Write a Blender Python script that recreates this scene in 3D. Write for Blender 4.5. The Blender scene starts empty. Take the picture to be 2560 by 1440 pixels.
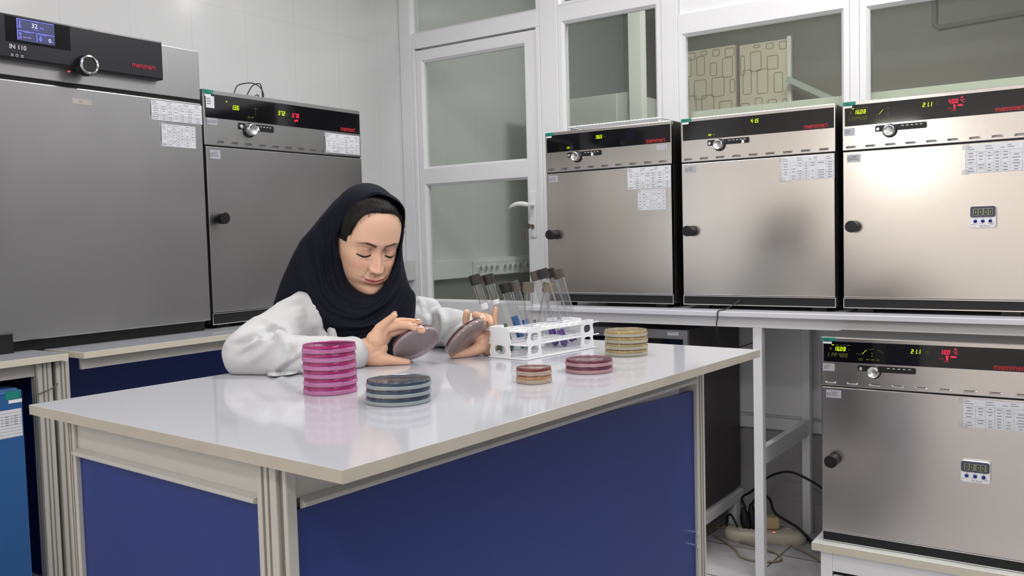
import bpy, bmesh, math, random
import numpy as np
from mathutils import Vector, Matrix
random.seed(7); rng = np.random.default_rng(7)
SC = bpy.context.scene
COL = SC.collection
PI = math.pi
# ------------------------------------------------------------------ camera frame (a real lens, 31.4 mm on 36 mm)
CAM = np.array([3.0554, -3.7443, 1.2506])
FPX = 2233.8
def _rot(yaw, pitch, roll):
    y, p, r = [math.radians(a) for a in (yaw, pitch, roll)]
    fw = np.array([-math.sin(y)*math.cos(p), math.cos(y)*math.cos(p), math.sin(p)])
    rt = np.array([math.cos(y), math.sin(y), 0.0]); up = np.cross(rt, fw)
    return rt*math.cos(r)+up*math.sin(r), -rt*math.sin(r)+up*math.cos(r), fw
RT, UP, FW = _rot(34.5617, -3.2681, -1.5023)
def P(u, v, d):            # point seen along a sight line, d metres deep
    return CAM + d*(FW + RT*(u-1280)/FPX - UP*(v-720)/FPX)
def on(u, v, axis, val):   # point of a sight line on a plane x/y/z = val
    d = FW + RT*(u-1280)/FPX - UP*(v-720)/FPX
    return CAM + d*((val-CAM[axis])/d[axis])
cd = bpy.data.cameras.new('camera'); cam = bpy.data.objects.new('camera', cd); COL.objects.link(cam)
M = Matrix.Identity(4)
for i in range(3):
    M[i][0] = RT[i]; M[i][1] = UP[i]; M[i][2] = -FW[i]; M[i][3] = CAM[i]
cam.matrix_world = M
cd.sensor_fit = 'HORIZONTAL'; cd.sensor_width = 36.0; cd.lens = 36.0*FPX/2560.0; cd.clip_start = 0.02
SC.camera = cam
SC.cycles.transparent_max_bounces = 40
vs = SC.view_settings
vs.view_transform = 'Standard'; vs.look = 'None'; vs.gamma = 1.0; vs.use_curve_mapping = False; vs.exposure = -0.03

# ------------------------------------------------------------------ materials
def lin(c):
    c = c/255.0
    return c/12.92 if c <= 0.04045 else ((c+0.055)/1.055)**2.4
def rgb(r, g, b): return (lin(r), lin(g), lin(b), 1.0)
MATS = {}
def mat(name, col, rough=0.5, metal=0.0, spec=0.5, coat=0.0, emit=None, es=0.0, noise=None, bump=None, alpha=None, sss=0.0, sheen=0.0, trans=0.0, ior=1.45):
    if name in MATS: return MATS[name]
    m = bpy.data.materials.new(name); m.use_nodes = True
    nt = m.node_tree; b = nt.nodes['Principled BSDF']
    b.inputs['Base Color'].default_value = col
    b.inputs['Roughness'].default_value = rough; b.inputs['Metallic'].default_value = metal
    b.inputs['Specular IOR Level'].default_value = spec; b.inputs['Coat Weight'].default_value = coat
    b.inputs['Coat Roughness'].default_value = 0.08
    b.inputs['Transmission Weight'].default_value = trans; b.inputs['IOR'].default_value = ior
    if sss: 
        b.inputs['Subsurface Weight'].default_value = sss
        b.inputs['Subsurface Radius'].default_value = (0.010, 0.004, 0.002); b.inputs['Subsurface Scale'].default_value = 0.35
    if sheen: b.inputs['Sheen Weight'].default_value = sheen
    if emit:
        b.inputs['Emission Color'].default_value = emit; b.inputs['Emission Strength'].default_value = es
    if alpha is not None: b.inputs['Alpha'].default_value = alpha
    if noise:     # (scale, amount, detail, stretch xyz)
        tc = nt.nodes.new('ShaderNodeTexCoord'); mp = nt.nodes.new('ShaderNodeMapping'); nz = nt.nodes.new('ShaderNodeTexNoise')
        mp.inputs['Scale'].default_value = noise[3] if len(noise) > 3 else (1, 1, 1)
        nz.inputs['Scale'].default_value = noise[0]; nz.inputs['Detail'].default_value = noise[2] if len(noise) > 2 else 4
        nt.links.new(tc.outputs['Object'], mp.inputs[0]); nt.links.new(mp.outputs[0], nz.inputs['Vector'])
        mr = nt.nodes.new('ShaderNodeMapRange')
        mr.inputs['From Min'].default_value = 0.3; mr.inputs['From Max'].default_value = 0.7
        mr.inputs['To Min'].default_value = 1-noise[1]; mr.inputs['To Max'].default_value = 1+noise[1]
        nt.links.new(nz.outputs['Fac'], mr.inputs['Value'])
        mx = nt.nodes.new('ShaderNodeMix'); mx.data_type = 'RGBA'; mx.blend_type = 'MULTIPLY'; mx.inputs[0].default_value = 1.0
        mx.inputs[6].default_value = col; nt.links.new(mr.outputs[0], mx.inputs[7]); nt.links.new(mx.outputs[2], b.inputs['Base Color'])
    if bump:      # (scale, strength, distance)
        tc = nt.nodes.new('ShaderNodeTexCoord'); nz = nt.nodes.new('ShaderNodeTexNoise'); bp = nt.nodes.new('ShaderNodeBump')
        nz.inputs['Scale'].default_value = bump[0]; nz.inputs['Detail'].default_value = 4
        bp.inputs['Strength'].default_value = bump[1]; bp.inputs['Distance'].default_value = bump[2]
        nt.links.new(tc.outputs['Object'], nz.inputs['Vector']); nt.links.new(nz.outputs['Fac'], bp.inputs['Height'])
        nt.links.new(bp.outputs[0], b.inputs['Normal'])
    MATS[name] = m
    return m
def steel(name, col, rough, amt=0.10):
    m = mat(name, col, rough, 1.0, noise=(3.0, 0.02, 5, (1, 1, 1)))
    nt = m.node_tree; b = nt.nodes['Principled BSDF']
    tc = nt.nodes.new('ShaderNodeTexCoord'); n1 = nt.nodes.new('ShaderNodeTexNoise'); n1.inputs['Scale'].default_value = 4.5; n1.inputs['Detail'].default_value = 6
    mr = nt.nodes.new('ShaderNodeMapRange'); mr.inputs['To Min'].default_value = rough-amt; mr.inputs['To Max'].default_value = rough+amt
    mr.inputs['From Min'].default_value = 0.3; mr.inputs['From Max'].default_value = 0.7
    nt.links.new(tc.outputs['Object'], n1.inputs['Vector']); nt.links.new(n1.outputs['Fac'], mr.inputs['Value']); nt.links.new(mr.outputs[0], b.inputs['Roughness'])
    # fine grain of the brushed sheet
    mp = nt.nodes.new('ShaderNodeMapping'); mp.inputs['Scale'].default_value = (6, 6, 400)
    n2 = nt.nodes.new('ShaderNodeTexNoise'); n2.inputs['Scale'].default_value = 3; bp = nt.nodes.new('ShaderNodeBump')
    bp.inputs['Strength'].default_value = 0.03; bp.inputs['Distance'].default_value = 0.001
    nt.links.new(tc.outputs['Object'], mp.inputs[0]); nt.links.new(mp.outputs[0], n2.inputs['Vector']); nt.links.new(n2.outputs['Fac'], bp.inputs['Height'])
    nt.links.new(bp.outputs[0], b.inputs['Normal'])
    return m
def clear(name, tint=(1, 1, 1, 1), body=(0.8, 0.8, 0.8, 1), k=0.1, ior=1.5, rough=0.02, refl=1.0, fpow=4.0):
    """thin clear plastic / glass: see-through, with surface reflection and a little milky body"""
    if name in MATS: return MATS[name]
    m = bpy.data.materials.new(name); m.use_nodes = True; nt = m.node_tree
    for n in list(nt.nodes):
        if n.type != 'OUTPUT_MATERIAL': nt.nodes.remove(n)
    out = [n for n in nt.nodes if n.type == 'OUTPUT_MATERIAL'][0]
    tr = nt.nodes.new('ShaderNodeBsdfTransparent'); tr.inputs[0].default_value = tint
    di = nt.nodes.new('ShaderNodeBsdfDiffuse'); di.inputs[0].default_value = body
    tl = nt.nodes.new('ShaderNodeBsdfTranslucent'); tl.inputs[0].default_value = body
    ad = nt.nodes.new('ShaderNodeMixShader'); ad.inputs[0].default_value = 0.3
    nt.links.new(di.outputs[0], ad.inputs[1]); nt.links.new(tl.outputs[0], ad.inputs[2])
    m1 = nt.nodes.new('ShaderNodeMixShader'); m1.inputs[0].default_value = k
    nt.links.new(tr.outputs[0], m1.inputs[1]); nt.links.new(ad.outputs[0], m1.inputs[2])
    gl = nt.nodes.new('ShaderNodeBsdfGlossy'); gl.inputs['Roughness'].default_value = rough
    lw = nt.nodes.new('ShaderNodeLayerWeight'); lw.inputs[0].default_value = .5
    pwn = nt.nodes.new('ShaderNodeMath'); pwn.operation = 'POWER'; pwn.inputs[1].default_value = fpow; nt.links.new(lw.outputs['Facing'], pwn.inputs[0])
    r0 = ((ior-1)/(ior+1))**2
    fr = nt.nodes.new('ShaderNodeMath'); fr.operation = 'MULTIPLY_ADD'; fr.inputs[1].default_value = .75; fr.inputs[2].default_value = r0*refl; nt.links.new(pwn.outputs[0], fr.inputs[0])
    m2 = nt.nodes.new('ShaderNodeMixShader'); nt.links.new(fr.outputs[0], m2.inputs[0])
    nt.links.new(m1.outputs[0], m2.inputs[1]); nt.links.new(gl.outputs[0], m2.inputs[2]); nt.links.new(m2.outputs[0], out.inputs[0])
    MATS[name] = m
    return m

# ------------------------------------------------------------------ mesh builder
class MB:
    def __init__(s): s.v = []; s.f = []; s.m = []; s.sm = []
    def add(s, vs, fs, mi=0, smooth=False):
        o = len(s.v); s.v += [tuple(map(float, p)) for p in vs]
        for f in fs: s.f.append([i+o for i in f]); s.m.append(mi); s.sm.append(smooth)
        return s
    def box(s, x0, x1, y0, y1, z0, z1, mi=0):
        vs = [(x, y, z) for z in (z0, z1) for y in (y0, y1) for x in (x0, x1)]
        return s.add(vs, [(0, 2, 3, 1), (4, 5, 7, 6), (0, 1, 5, 4), (2, 6, 7, 3), (0, 4, 6, 2), (1, 3, 7, 5)], mi)
    def quad(s, a, b, c, d, mi=0): return s.add([a, b, c, d], [(0, 1, 2, 3)], mi)
    def bar(s, a, b, w, h, up=(0, 0, 1), mi=0):
        a = Vector(a); b = Vector(b); d = (b-a).normalized(); u = Vector(up); r = d.cross(u).normalized(); u = r.cross(d)
        vs = []
        for p in (a, b):
            for i, j in ((-1, -1), (1, -1), (1, 1), (-1, 1)): vs.append(p+r*i*w/2+u*j*h/2)
        return s.add(vs, [(3, 2, 1, 0), (4, 5, 6, 7), (0, 1, 5, 4), (1, 2, 6, 5), (2, 3, 7, 6), (3, 0, 4, 7)], mi)
    def rev(s, prof, o=(0, 0, 0), ax=(0, 0, 1), n=32, mi=0, smooth=True, close=False):
        """surface of revolution; prof = [(r, h)] along ax from o"""
        ax = Vector(ax).normalized(); t = Vector((1, 0, 0)) if abs(ax.x) < 0.9 else Vector((0, 1, 0))
        e1 = ax.cross(t).normalized(); e2 = ax.cross(e1); o = Vector(o)
        vs = []
        for r, h in prof:
            for k in range(n):
                a = 2*PI*k/n; vs.append(o+ax*h+(e1*math.cos(a)+e2*math.sin(a))*r)
        fs = []
        L = len(prof)
        for i in range(L-1+(1 if close else 0)):
            j = (i+1) % L
            for k in range(n):
                q = (k+1) % n; fs.append((i*n+k, i*n+q, j*n+q, j*n+k))
        return s.add(vs, fs, mi, smooth)
    def cyl(s, a, b, r0, r1=None, n=24, mi=0, smooth=True):
        a = Vector(a); b = Vector(b); r1 = r0 if r1 is None else r1; L = (b-a).length
        return s.rev([(0.0001, 0), (r0, 0), (r0, 1e-5), (r1, L-1e-5), (r1, L), (0.0001, L)], a, b-a, n, mi, smooth)
    def tube(s, pts, r, n=8, mi=0):
        pts = [Vector(p) for p in pts]; vs = []; u = None
        for i, p in enumerate(pts):
            d = (pts[min(i+1, len(pts)-1)]-pts[max(i-1, 0)]).normalized()
            if u is None: u = d.cross(Vector((0, 0, 1)) if abs(d.z) < .9 else Vector((1, 0, 0))).normalized()
            u = (u-d*u.dot(d)).normalized(); w = d.cross(u)
            rr = r[i] if isinstance(r, (list, tuple)) else r
            for k in range(n): a = 2*PI*k/n; vs.append(p+(u*math.cos(a)+w*math.sin(a))*rr)
        fs = [(i*n+k, i*n+(k+1) % n, (i+1)*n+(k+1) % n, (i+1)*n+k) for i in range(len(pts)-1) for k in range(n)]
        fs += [tuple(range(n))[::-1], tuple((len(pts)-1)*n+k for k in range(n))]
        return s.add(vs, fs, mi, True)
    def prism(s, poly, d, o=(0, 0, 0), ex=(1, 0, 0), ey=(0, 0, 1), mi=0):
        """polygon in plane ex,ey extruded by vector d"""
        o = Vector(o); ex = Vector(ex); ey = Vector(ey); d = Vector(d); n = len(poly)
        a = [o+ex*x+ey*y for x, y in poly]; vs = a+[p+d for p in a]
        fs = [tuple(range(n))[::-1], tuple(range(n, 2*n))]+[(i, (i+1) % n, n+(i+1) % n, n+i) for i in range(n)]
        return s.add(vs, fs, mi)
def mesh_obj(name, mb, mats, parent=None, bevel=0.0, seg=2, loc=None, rotz=0.0, fix=True, sharp=True):
    me = bpy.data.meshes.new(name); me.from_pydata(mb.v, [], mb.f)
    for m in (mats if isinstance(mats, (list, tuple)) else [mats]): me.materials.append(m)
    me.polygons.foreach_set('material_index', mb.m); me.polygons.foreach_set('use_smooth', mb.sm)
    if fix:
        bm = bmesh.new(); bm.from_mesh(me); bmesh.ops.recalc_face_normals(bm, faces=bm.faces); bm.to_mesh(me); bm.free()
    if sharp and any(mb.sm): me.set_sharp_from_angle(angle=math.radians(42))
    me.update()
    o = bpy.data.objects.new(name, me); COL.objects.link(o)
    if parent: o.parent = parent
    if loc is not None: o.location = loc
    o.rotation_euler = (0, 0, rotz)
    if bevel:
        b = o.modifiers.new('bevel', 'BEVEL'); b.width = bevel; b.segments = seg; b.limit_method = 'ANGLE'; b.angle_limit = math.radians(50)
        b.harden_normals = False
    return o
def tag(o, label, cat, group=None):
    o['label'] = label; o['category'] = cat
    if group: o['group'] = group
    return o
def thing(name, label, cat, loc=(0, 0, 0), rotz=0.0, group=None):
    o = bpy.data.objects.new(name, None); COL.objects.link(o); o.location = loc; o.rotation_euler = (0, 0, rotz); o.empty_display_size = 0.05
    return tag(o, label, cat, group)
def struct(o): o['kind'] = 'structure'; return o
def copy_tree(o, parent=None):
    c = o.copy(); COL.objects.link(c)
    if parent: c.parent = parent
    for ch in list(o.children): copy_tree(ch, c)
    return c
_fc = {}
def text_geo(s, size, align='LEFT', bold=0.0):
    """outline font turned into flat triangles (x, y)"""
    k = (s, size, align, bold)
    if k not in _fc:
        cu = bpy.data.curves.new('t', 'FONT'); cu.body = s; cu.size = size; cu.offset = bold; cu.align_x = align; cu.resolution_u = 3
        ob = bpy.data.objects.new('t', cu); COL.objects.link(ob); bpy.context.view_layer.update()
        me = bpy.data.meshes.new_from_object(ob.evaluated_get(bpy.context.evaluated_depsgraph_get()))
        _fc[k] = ([(v.co.x, v.co.y) for v in me.vertices], [tuple(p.vertices) for p in me.polygons])
        bpy.data.objects.remove(ob); bpy.data.curves.remove(cu); bpy.data.meshes.remove(me)
    return _fc[k]
def put_text(mb, s, size, x, z, y=0.0, mi=0, align='LEFT', sx=1.0, bold=0.0):
    v, f = text_geo(s, size, align, bold); mb.add([(x+a*sx, y, z+b) for a, b in v], f, mi)
SEG = {'0': 'abcdef', '1': 'bc', '2': 'abged', '3': 'abgcd', '4': 'fgbc', '5': 'afgcd', '6': 'afgedc', '7': 'abc', '8': 'abcdefg', '9': 'abcdfg', 'P': 'abefg', 'I': 'ef', 'F': 'aefg', '-': 'g', ' ': ''}
def seg7(mb, s, h, x, z, y=0.0, mi=0, slant=0.12, gap=0.45, t=0.15):
    w = h*0.52; t = h*t
    def q(x0, z0, x1, z1, cx):
        mb.add([(x+cx+a+slant*b, y, z+b) for a, b in ((x0, z0), (x1, z0), (x1, z1), (x0, z1))], [(0, 1, 2, 3)], mi)
    cx = 0
    for ch in s:
        if ch == '.': q(-h*gap*0.45, 0, -h*gap*0.45+t, t, cx); continue
        if ch == ':': continue
        for sg in SEG[ch]:
            if sg == 'a': q(0, h-t, w, h, cx)
            if sg == 'd': q(0, 0, w, t, cx)
            if sg == 'g': q(0, h/2-t/2, w, h/2+t/2, cx)
            if sg == 'f': q(0, h/2, t, h, cx)
            if sg == 'e': q(0, 0, t, h/2, cx)
            if sg == 'b': q(w-t, h/2, w, h, cx)
            if sg == 'c': q(w-t, 0, w, h/2, cx)
        cx += w+h*gap*0.5
    return cx

# colours of the place
M_wall = mat('white wall panel', rgb(214, 215, 217), 0.16, spec=0.5)
M_frame = mat('white painted frame', rgb(232, 233, 236), 0.25)
M_tile = mat('grey wall tile', rgb(120, 122, 120), 0.4, noise=(3, 0.12, 5))
M_lam = mat('white laminate top', rgb(190, 191, 198), 0.075, spec=0.55, noise=(2.5, 0.015, 5))
M_edge = mat('beige edge banding', rgb(176, 170, 158), 0.5, noise=(20, 0.05, 4))
M_edge2 = mat('cream edge banding', rgb(205, 200, 184), 0.5)
M_alu = mat('grey white coated profile', rgb(184, 182, 176), 0.38)
M_alud = mat('profile groove shade', rgb(118, 112, 100), 0.5)  # darker profile colour, groove and gap shade put into it
M_blue = mat('blue laminate', rgb(27, 48, 116), 0.42, noise=(2.0, 0.05, 4))
M_bluef = mat('fridge blue paint', rgb(46, 92, 148), 0.35)
M_black = mat('black plastic', rgb(22, 22, 24), 0.38)
M_blackm = mat('black matt metal', rgb(20, 20, 22), 0.5)
M_side = mat('dark casing', rgb(40, 38, 38), 0.45)
M_grille = mat('recess black', rgb(8, 8, 9), 0.7)
M_steel = steel('brushed steel', (0.60, 0.58, 0.56, 1), 0.21, .02)
M_steel2 = steel('darkened satin steel', (0.40, 0.40, 0.405, 1), 0.36, .03)  # darker copy of the steel, dim reflections on the left put into its colour
M_trim = mat('bright trim', (0.75, 0.75, 0.75, 1), 0.25, 1.0)
M_chrome = mat('chrome', (0.85, 0.85, 0.85, 1), 0.12, 1.0)
M_paper = mat('white paper', rgb(214, 216, 222), 0.35)
M_ink = mat('black ink', rgb(108, 110, 118), 0.6)
M_inkd = mat('dark ink', rgb(30, 30, 34), 0.6)
M_white = mat('white plastic', rgb(232, 233, 236), 0.35)
M_green = mat('green sticker', rgb(30, 130, 115), 0.4)
M_tape = mat('clear tape', rgb(200, 202, 206), 0.12, alpha=0.28)
M_silver = mat('silver label', rgb(172, 174, 182), 0.35)
M_glasspanel = mat('black display glass', rgb(13, 13, 17), 0.06, spec=0.55)
M_dY = mat('yellow segments', rgb(150, 175, 0), 0.5, emit=(0.62, 0.80, 0.0, 1), es=1.1)
M_dYd = mat('dim yellow segments', rgb(60, 62, 15), 0.5, emit=(0.22, 0.24, 0.02, 1), es=0.28)
M_dR = mat('red segments', rgb(200, 10, 40), 0.5, emit=(1.0, 0.02, 0.07, 1), es=1.2)
M_dRd = mat('dim red segments', rgb(100, 10, 25), 0.5, emit=(0.5, 0.01, 0.04, 1), es=0.35)
M_logo = mat('red lettering', rgb(160, 30, 40), 0.5)
M_pane = clear('window glass', (0.90, 0.92, 0.90, 1), (0.55, 0.56, 0.53, 1), 0.05, 1.5, 0.0)
M_skin = None
# ------------------------------------------------------------------ the room
X0, XR, YB, YF, ZC = -0.20, 5.0, -6.6, 2.6, 2.95
def wall_mat():
    m = mat('white wall panels with seams', rgb(214, 215, 217), 0.14)
    nt = m.node_tree; b = nt.nodes['Principled BSDF']
    tc = nt.nodes.new('ShaderNodeTexCoord'); sp = nt.nodes.new('ShaderNodeSeparateXYZ'); nt.links.new(tc.outputs['Object'], sp.inputs[0])
    def seam(sock, period, off, w):
        a = nt.nodes.new('ShaderNodeMath'); a.operation = 'ADD'; a.inputs[1].default_value = off; nt.links.new(sock, a.inputs[0])
        d = nt.nodes.new('ShaderNodeMath'); d.operation = 'DIVIDE'; d.inputs[1].default_value = period; nt.links.new(a.outputs[0], d.inputs[0])
        f = nt.nodes.new('ShaderNodeMath'); f.operation = 'FRACT'; nt.links.new(d.outputs[0], f.inputs[0])
        l = nt.nodes.new('ShaderNodeMath'); l.operation = 'LESS_THAN'; l.inputs[1].default_value = w/period; nt.links.new(f.outputs[0], l.inputs[0])
        return l.outputs[0]
    s1 = seam(sp.outputs['Y'], 0.284, 20*0.284+0.781, 0.004); s2 = seam(sp.outputs['Z'], 1.16, 1.16-1.12, 0.003)
    mx = nt.nodes.new('ShaderNodeMath'); mx.operation = 'MAXIMUM'; nt.links.new(s1, mx.inputs[0]); nt.links.new(s2, mx.inputs[1])
    c = nt.nodes.new('ShaderNodeMix'); c.data_type = 'RGBA'; c.inputs[6].default_value = rgb(214, 215, 217); c.inputs[7].default_value = rgb(206, 207, 209)
    nt.links.new(mx.outputs[0], c.inputs[0]); nt.links.new(c.outputs[2], b.inputs['Base Color'])
    return m
def floor_mat():
    m = mat('pale floor tiles', rgb(196, 194, 196), 0.2)
    nt = m.node_tree; b = nt.nodes['Principled BSDF']
    tc = nt.nodes.new('ShaderNodeTexCoord'); mp = nt.nodes.new('ShaderNodeMapping'); mp.inputs['Rotation'].default_value = (0, 0, 0.03)
    br = nt.nodes.new('ShaderNodeTexBrick'); br.offset = 0.0; br.inputs['Scale'].default_value = 1.0
    br.inputs['Brick Width'].default_value = 0.33; br.inputs['Row Height'].default_value = 0.33; br.inputs['Mortar Size'].default_value = 0.004
    br.inputs['Color1'].default_value = rgb(200, 199, 201); br.inputs['Color2'].default_value = rgb(186, 185, 188); br.inputs['Mortar'].default_value = rgb(104, 100, 98)
    nt.links.new(tc.outputs['Object'], mp.inputs[0]); nt.links.new(mp.outputs[0], br.inputs['Vector'])
    nz = nt.nodes.new('ShaderNodeTexNoise'); nz.inputs['Scale'].default_value = 5; nz.inputs['Detail'].default_value = 8; nz.inputs['Distortion'].default_value = 1.5
    rp = nt.nodes.new('ShaderNodeMapRange'); rp.inputs['From Min'].default_value = .35; rp.inputs['From Max'].default_value = .65; rp.inputs['To Min'].default_value = .88; rp.inputs['To Max'].default_value = 1.04
    nt.links.new(tc.outputs['Object'], nz.inputs['Vector']); nt.links.new(nz.outputs['Fac'], rp.inputs['Value'])
    mx = nt.nodes.new('ShaderNodeMix'); mx.data_type = 'RGBA'; mx.blend_type = 'MULTIPLY'; mx.inputs[0].default_value = 1
    nt.links.new(br.outputs['Color'], mx.inputs[6]); nt.links.new(rp.outputs[0], mx.inputs[7]); nt.links.new(mx.outputs[2], b.inputs['Base Color'])
    return m
struct(mesh_obj('floor', MB().box(X0-.15, XR+.15, YB-.15, YF+.15, -0.10, 0.0), floor_mat()))
struct(mesh_obj('ceiling', MB().box(X0-.15, XR+.15, YB-.15, YF+.15, ZC, ZC+.1), mat('ceiling white', rgb(222, 222, 222), 0.6)))
struct(mesh_obj('wall_left', MB().box(X0-.15, X0, YB-.15, YF+.15, 0, ZC), wall_mat()))
struct(mesh_obj('wall_right', MB().box(XR, XR+.15, YB, YF, 0, ZC), mat('grey side wall', rgb(150, 148, 146), 0.5)))
struct(mesh_obj('wall_front', MB().box(X0, XR, YB-.15, YB, 0, ZC), mat('cream rear wall', rgb(196, 190, 182), 0.5)))
struct(mesh_obj('wall_back', MB().box(X0, XR, YF, YF+.15, 0, ZC), mat('far room wall', rgb(150, 150, 145), 0.6)))
struct(mesh_obj('trim_1', MB().box(X0+.001, X0+.012, 0.06, YF, 0, 1.012), M_tile))                 # tiled dado of the next room

# the glazed partition, plane y = 0
YA, YP = -0.035, 0.045
def post(i, x0, x1, z0=0.0, z1=ZC, m=None, y0=None, y1=None, bev=.004):
    return struct(mesh_obj('trim_%d' % i, MB().box(x0, x1, YA if y0 is None else y0, YP if y1 is None else y1, z0, z1), m or M_frame, bevel=bev))
post(2, X0+.001, -0.122)
post(3, 0.700, 0.800)
post(4, 1.340, 1.418)
post(5, 2.146, 2.182)
def frame_with_panes(name, x0, x1, z0, z1, lites, fw=.03, yb=(-.022, .03), bead=.012, label=None):
    """frame as one mesh with openings cut between lites [(xa, xb, za, zb)], each glass pane a part"""
    mb = MB(); xs = sorted({x0, x1}|{l[0] for l in lites}|{l[1] for l in lites}); zs = sorted({z0, z1}|{l[2] for l in lites}|{l[3] for l in lites})
    for i in range(len(xs)-1):
        for j in range(len(zs)-1):
            cx, cz = (xs[i]+xs[i+1])/2, (zs[j]+zs[j+1])/2
            if any(a < cx < b and c < cz < d for a, b, c, d in lites): continue
            mb.box(xs[i], xs[i+1], yb[0], yb[1], zs[j], zs[j+1])
    bm = MB()
    for a, b, c, d in lites:      # sloped glazing bead round each pane
        t = bead
        for (p, q, r, s_) in (((a, c), (b, c), (b-t, c+t), (a+t, c+t)), ((b, c), (b, d), (b-t, d-t), (b-t, c+t)), ((b, d), (a, d), (a+t, d-t), (b-t, d-t)), ((a, d), (a, c), (a+t, c+t), (a+t, d-t))):
            y = yb[0]; bm.quad((p[0], y, p[1]), (q[0], y, q[1]), (r[0], y+.014, r[1]), (s_[0], y+.014, s_[1]))
            bm.quad((s_[0], y+.014, s_[1]), (r[0], y+.014, r[1]), (r[0], y+.03, r[1]), (s_[0], y+.03, s_[1]))
    fr = struct(mesh_obj(name, mb, M_frame))
    mesh_obj('glazing_bead', bm, M_frame, fr)
    for a, b, c, d in lites:
        mesh_obj('pane', MB().box(a+.002, b-.002, 0.004, 0.009, c+.002, d-.002), M_pane, fr)
    return fr
door = frame_with_panes('door_1', -0.094, 0.672, 0.012, 2.257, [(-0.062, 0.604, 1.627, 2.203), (-0.062, 0.604, 0.915, 1.547)])
frame_with_panes('window_1', -0.121, 0.699, 2.267, 2.93, [(-0.121, 0.681, 2.345, 2.86)], yb=(-.03, .035))
frame_with_panes('window_2', 0.801, 1.339, 0.47, 2.345, [(0.820, 1.316, 1.0, 2.271)], yb=(-.03, .035))
frame_with_panes('window_3', 0.801, 1.339, 2.346, 2.93, [(0.806, 1.318, 2.352, 2.87)], yb=(-.03, .035))
frame_with_panes('window_4', 1.419, 2.145, 0.47, 2.205, [(1.436, 2.123, 1.0, 2.120)], yb=(-.03, .035))
frame_with_panes('window_5', 2.183, 3.30, 0.47, 2.205, [(2.207, 3.24, 1.0, 2.112)], yb=(-.03, .035))
struct(mesh_obj('trim_6', MB().box(1.419, 2.145, -.012, .03, 2.206, ZC), M_frame))      # solid boards over the wide panes
struct(mesh_obj('trim_7', MB().box(2.183, 3.30, -.012, .03, 2.206, ZC), M_frame))
struct(mesh_obj('wall_partition', MB().box(3.301, XR, -.03, .03, 0, ZC), M_frame))
# door jambs and head
post(8, -0.121, -0.096, 0, 2.266); post(9, 0.675, 0.699, 0, 2.266)
# lower half of the partition: framed boards, sill and tiled skirting
lower = MB()
for x0, x1 in ((0.80, 1.27), (1.30, 1.66), (1.69, 1.952), (1.982, 2.40), (2.43, 3.30)):
    lower.box(x0, x1, 0.012, 0.03, 0.455, 0.9)
struct(mesh_obj('trim_10', lower, mat('pale lilac board', rgb(224, 224, 232), 0.4)))
lowf = MB()
for x in (1.27, 1.66, 1.952, 2.40): lowf.box(x, x+.03, -.02, .04, 0.40, .95)
lowf.box(0.80, 3.3, -.03, .04, 0.405, 0.455); lowf.box(.8, 3.3, -.012, .04, .455, .472)
struct(mesh_obj('trim_11', lowf, M_frame, bevel=.002))
struct(mesh_obj('trim_12', MB().box(0.70, XR, 0.0, 0.03, 0.0, 0.404), mat('grey dado board', rgb(172, 171, 174), 0.5)))  # plain grey board below the sill rail
struct(mesh_obj('baseboard_right', MB().box(0.70, XR, -.012, .0, 0.0, 0.10), mat('skirting tile', rgb(176, 174, 176), 0.3), bevel=.002))

# door furniture
dh = mesh_obj('handle', MB().box(0.618, 0.650, -.030, -.0225, 1.245, 1.475), M_white, door, bevel=.004)
lv = MB(); ya = -.075
lv.cyl((0.636, -.03, 1.405), (0.636, ya, 1.405), .010, mi=0)
pts = [(0.638-.115*t, ya-.006*math.sin(t*PI), 1.405+.012*math.sin(t*2.6)-.018*t*t) for t in np.linspace(0, 1, 12)]
lv.tube(pts, [.0095, .012, .013, .013, .0125, .012, .0115, .011, .010, .009, .007, .003], 10)
mesh_obj('lever', lv, M_white, dh)
ky = MB(); ky.cyl((.632, -.03, 1.30), (.632, -.036, 1.30), .011, mi=0); ky.box(.629, .635, -.07, -.036, 1.297, 1.303)
ky.prism([(0, 0), (.014, .006), (.016, .018), (.006, .026), (-.008, .022), (-.012, .008)], (0, .002, 0), (.632, -.071, 1.288), mi=0)
ky.box(.606, .616, -.066, -.064, 1.235, 1.275)
mesh_obj('door_key', ky, mat('worn brass', rgb(190, 178, 158), 0.3, 1.0), dh)

# ---- next room, seen through the glass
tk = mesh_obj('cable_trunking', MB().box(X0+.001, X0+.05, 0.05, 2.3, 1.018, 1.128), M_white, bevel=.003)
tag(tk, 'long white cable trunking running along the wall of the next room', 'trunking')
sf = []
for k in range(12):
    y = 0.56+k*.056+(k//4)*.03
    sf.append((y, MB().cyl((X0+.062, y, 1.066), (X0+.068, y, 1.066), .020, n=20), MB().cyl((X0+.0682, y, 1.066), (X0+.0688, y, 1.066), .015, n=20)))
sb = mesh_obj('socket_strip', MB().box(X0+.05, X0+.062, 0.50, 1.34, 1.022, 1.112), M_white, bevel=.004)
tag(sb, 'row of round power sockets on the trunking behind the door glass', 'socket')
for y, a_, b_ in sf:
    r_ = mesh_obj('socket_ring', a_, M_white, sb); mesh_obj('socket_well', b_, mat('socket grey', rgb(150, 150, 150), 0.5), r_)
tag(mesh_obj('trunking_end', MB().box(X0+.001, X0+.062, -.30, -.0365, 1.030, 1.137), mat('grey white trunking', rgb(200, 201, 200), 0.4), bevel=.003), 'short grey white trunking end on the wall left of the door', 'trunking')
cab = thing('storage_cabinet', 'tall pale grey cabinet behind the narrow window above the wire rack', 'cabinet', (0.29, 0.90, 0))
mesh_obj('body', MB().box(-.30, .405, 0, .40, 0.0, 2.062), mat('cabinet grey', rgb(205, 207, 203), 0.4), cab, bevel=.003)
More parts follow.
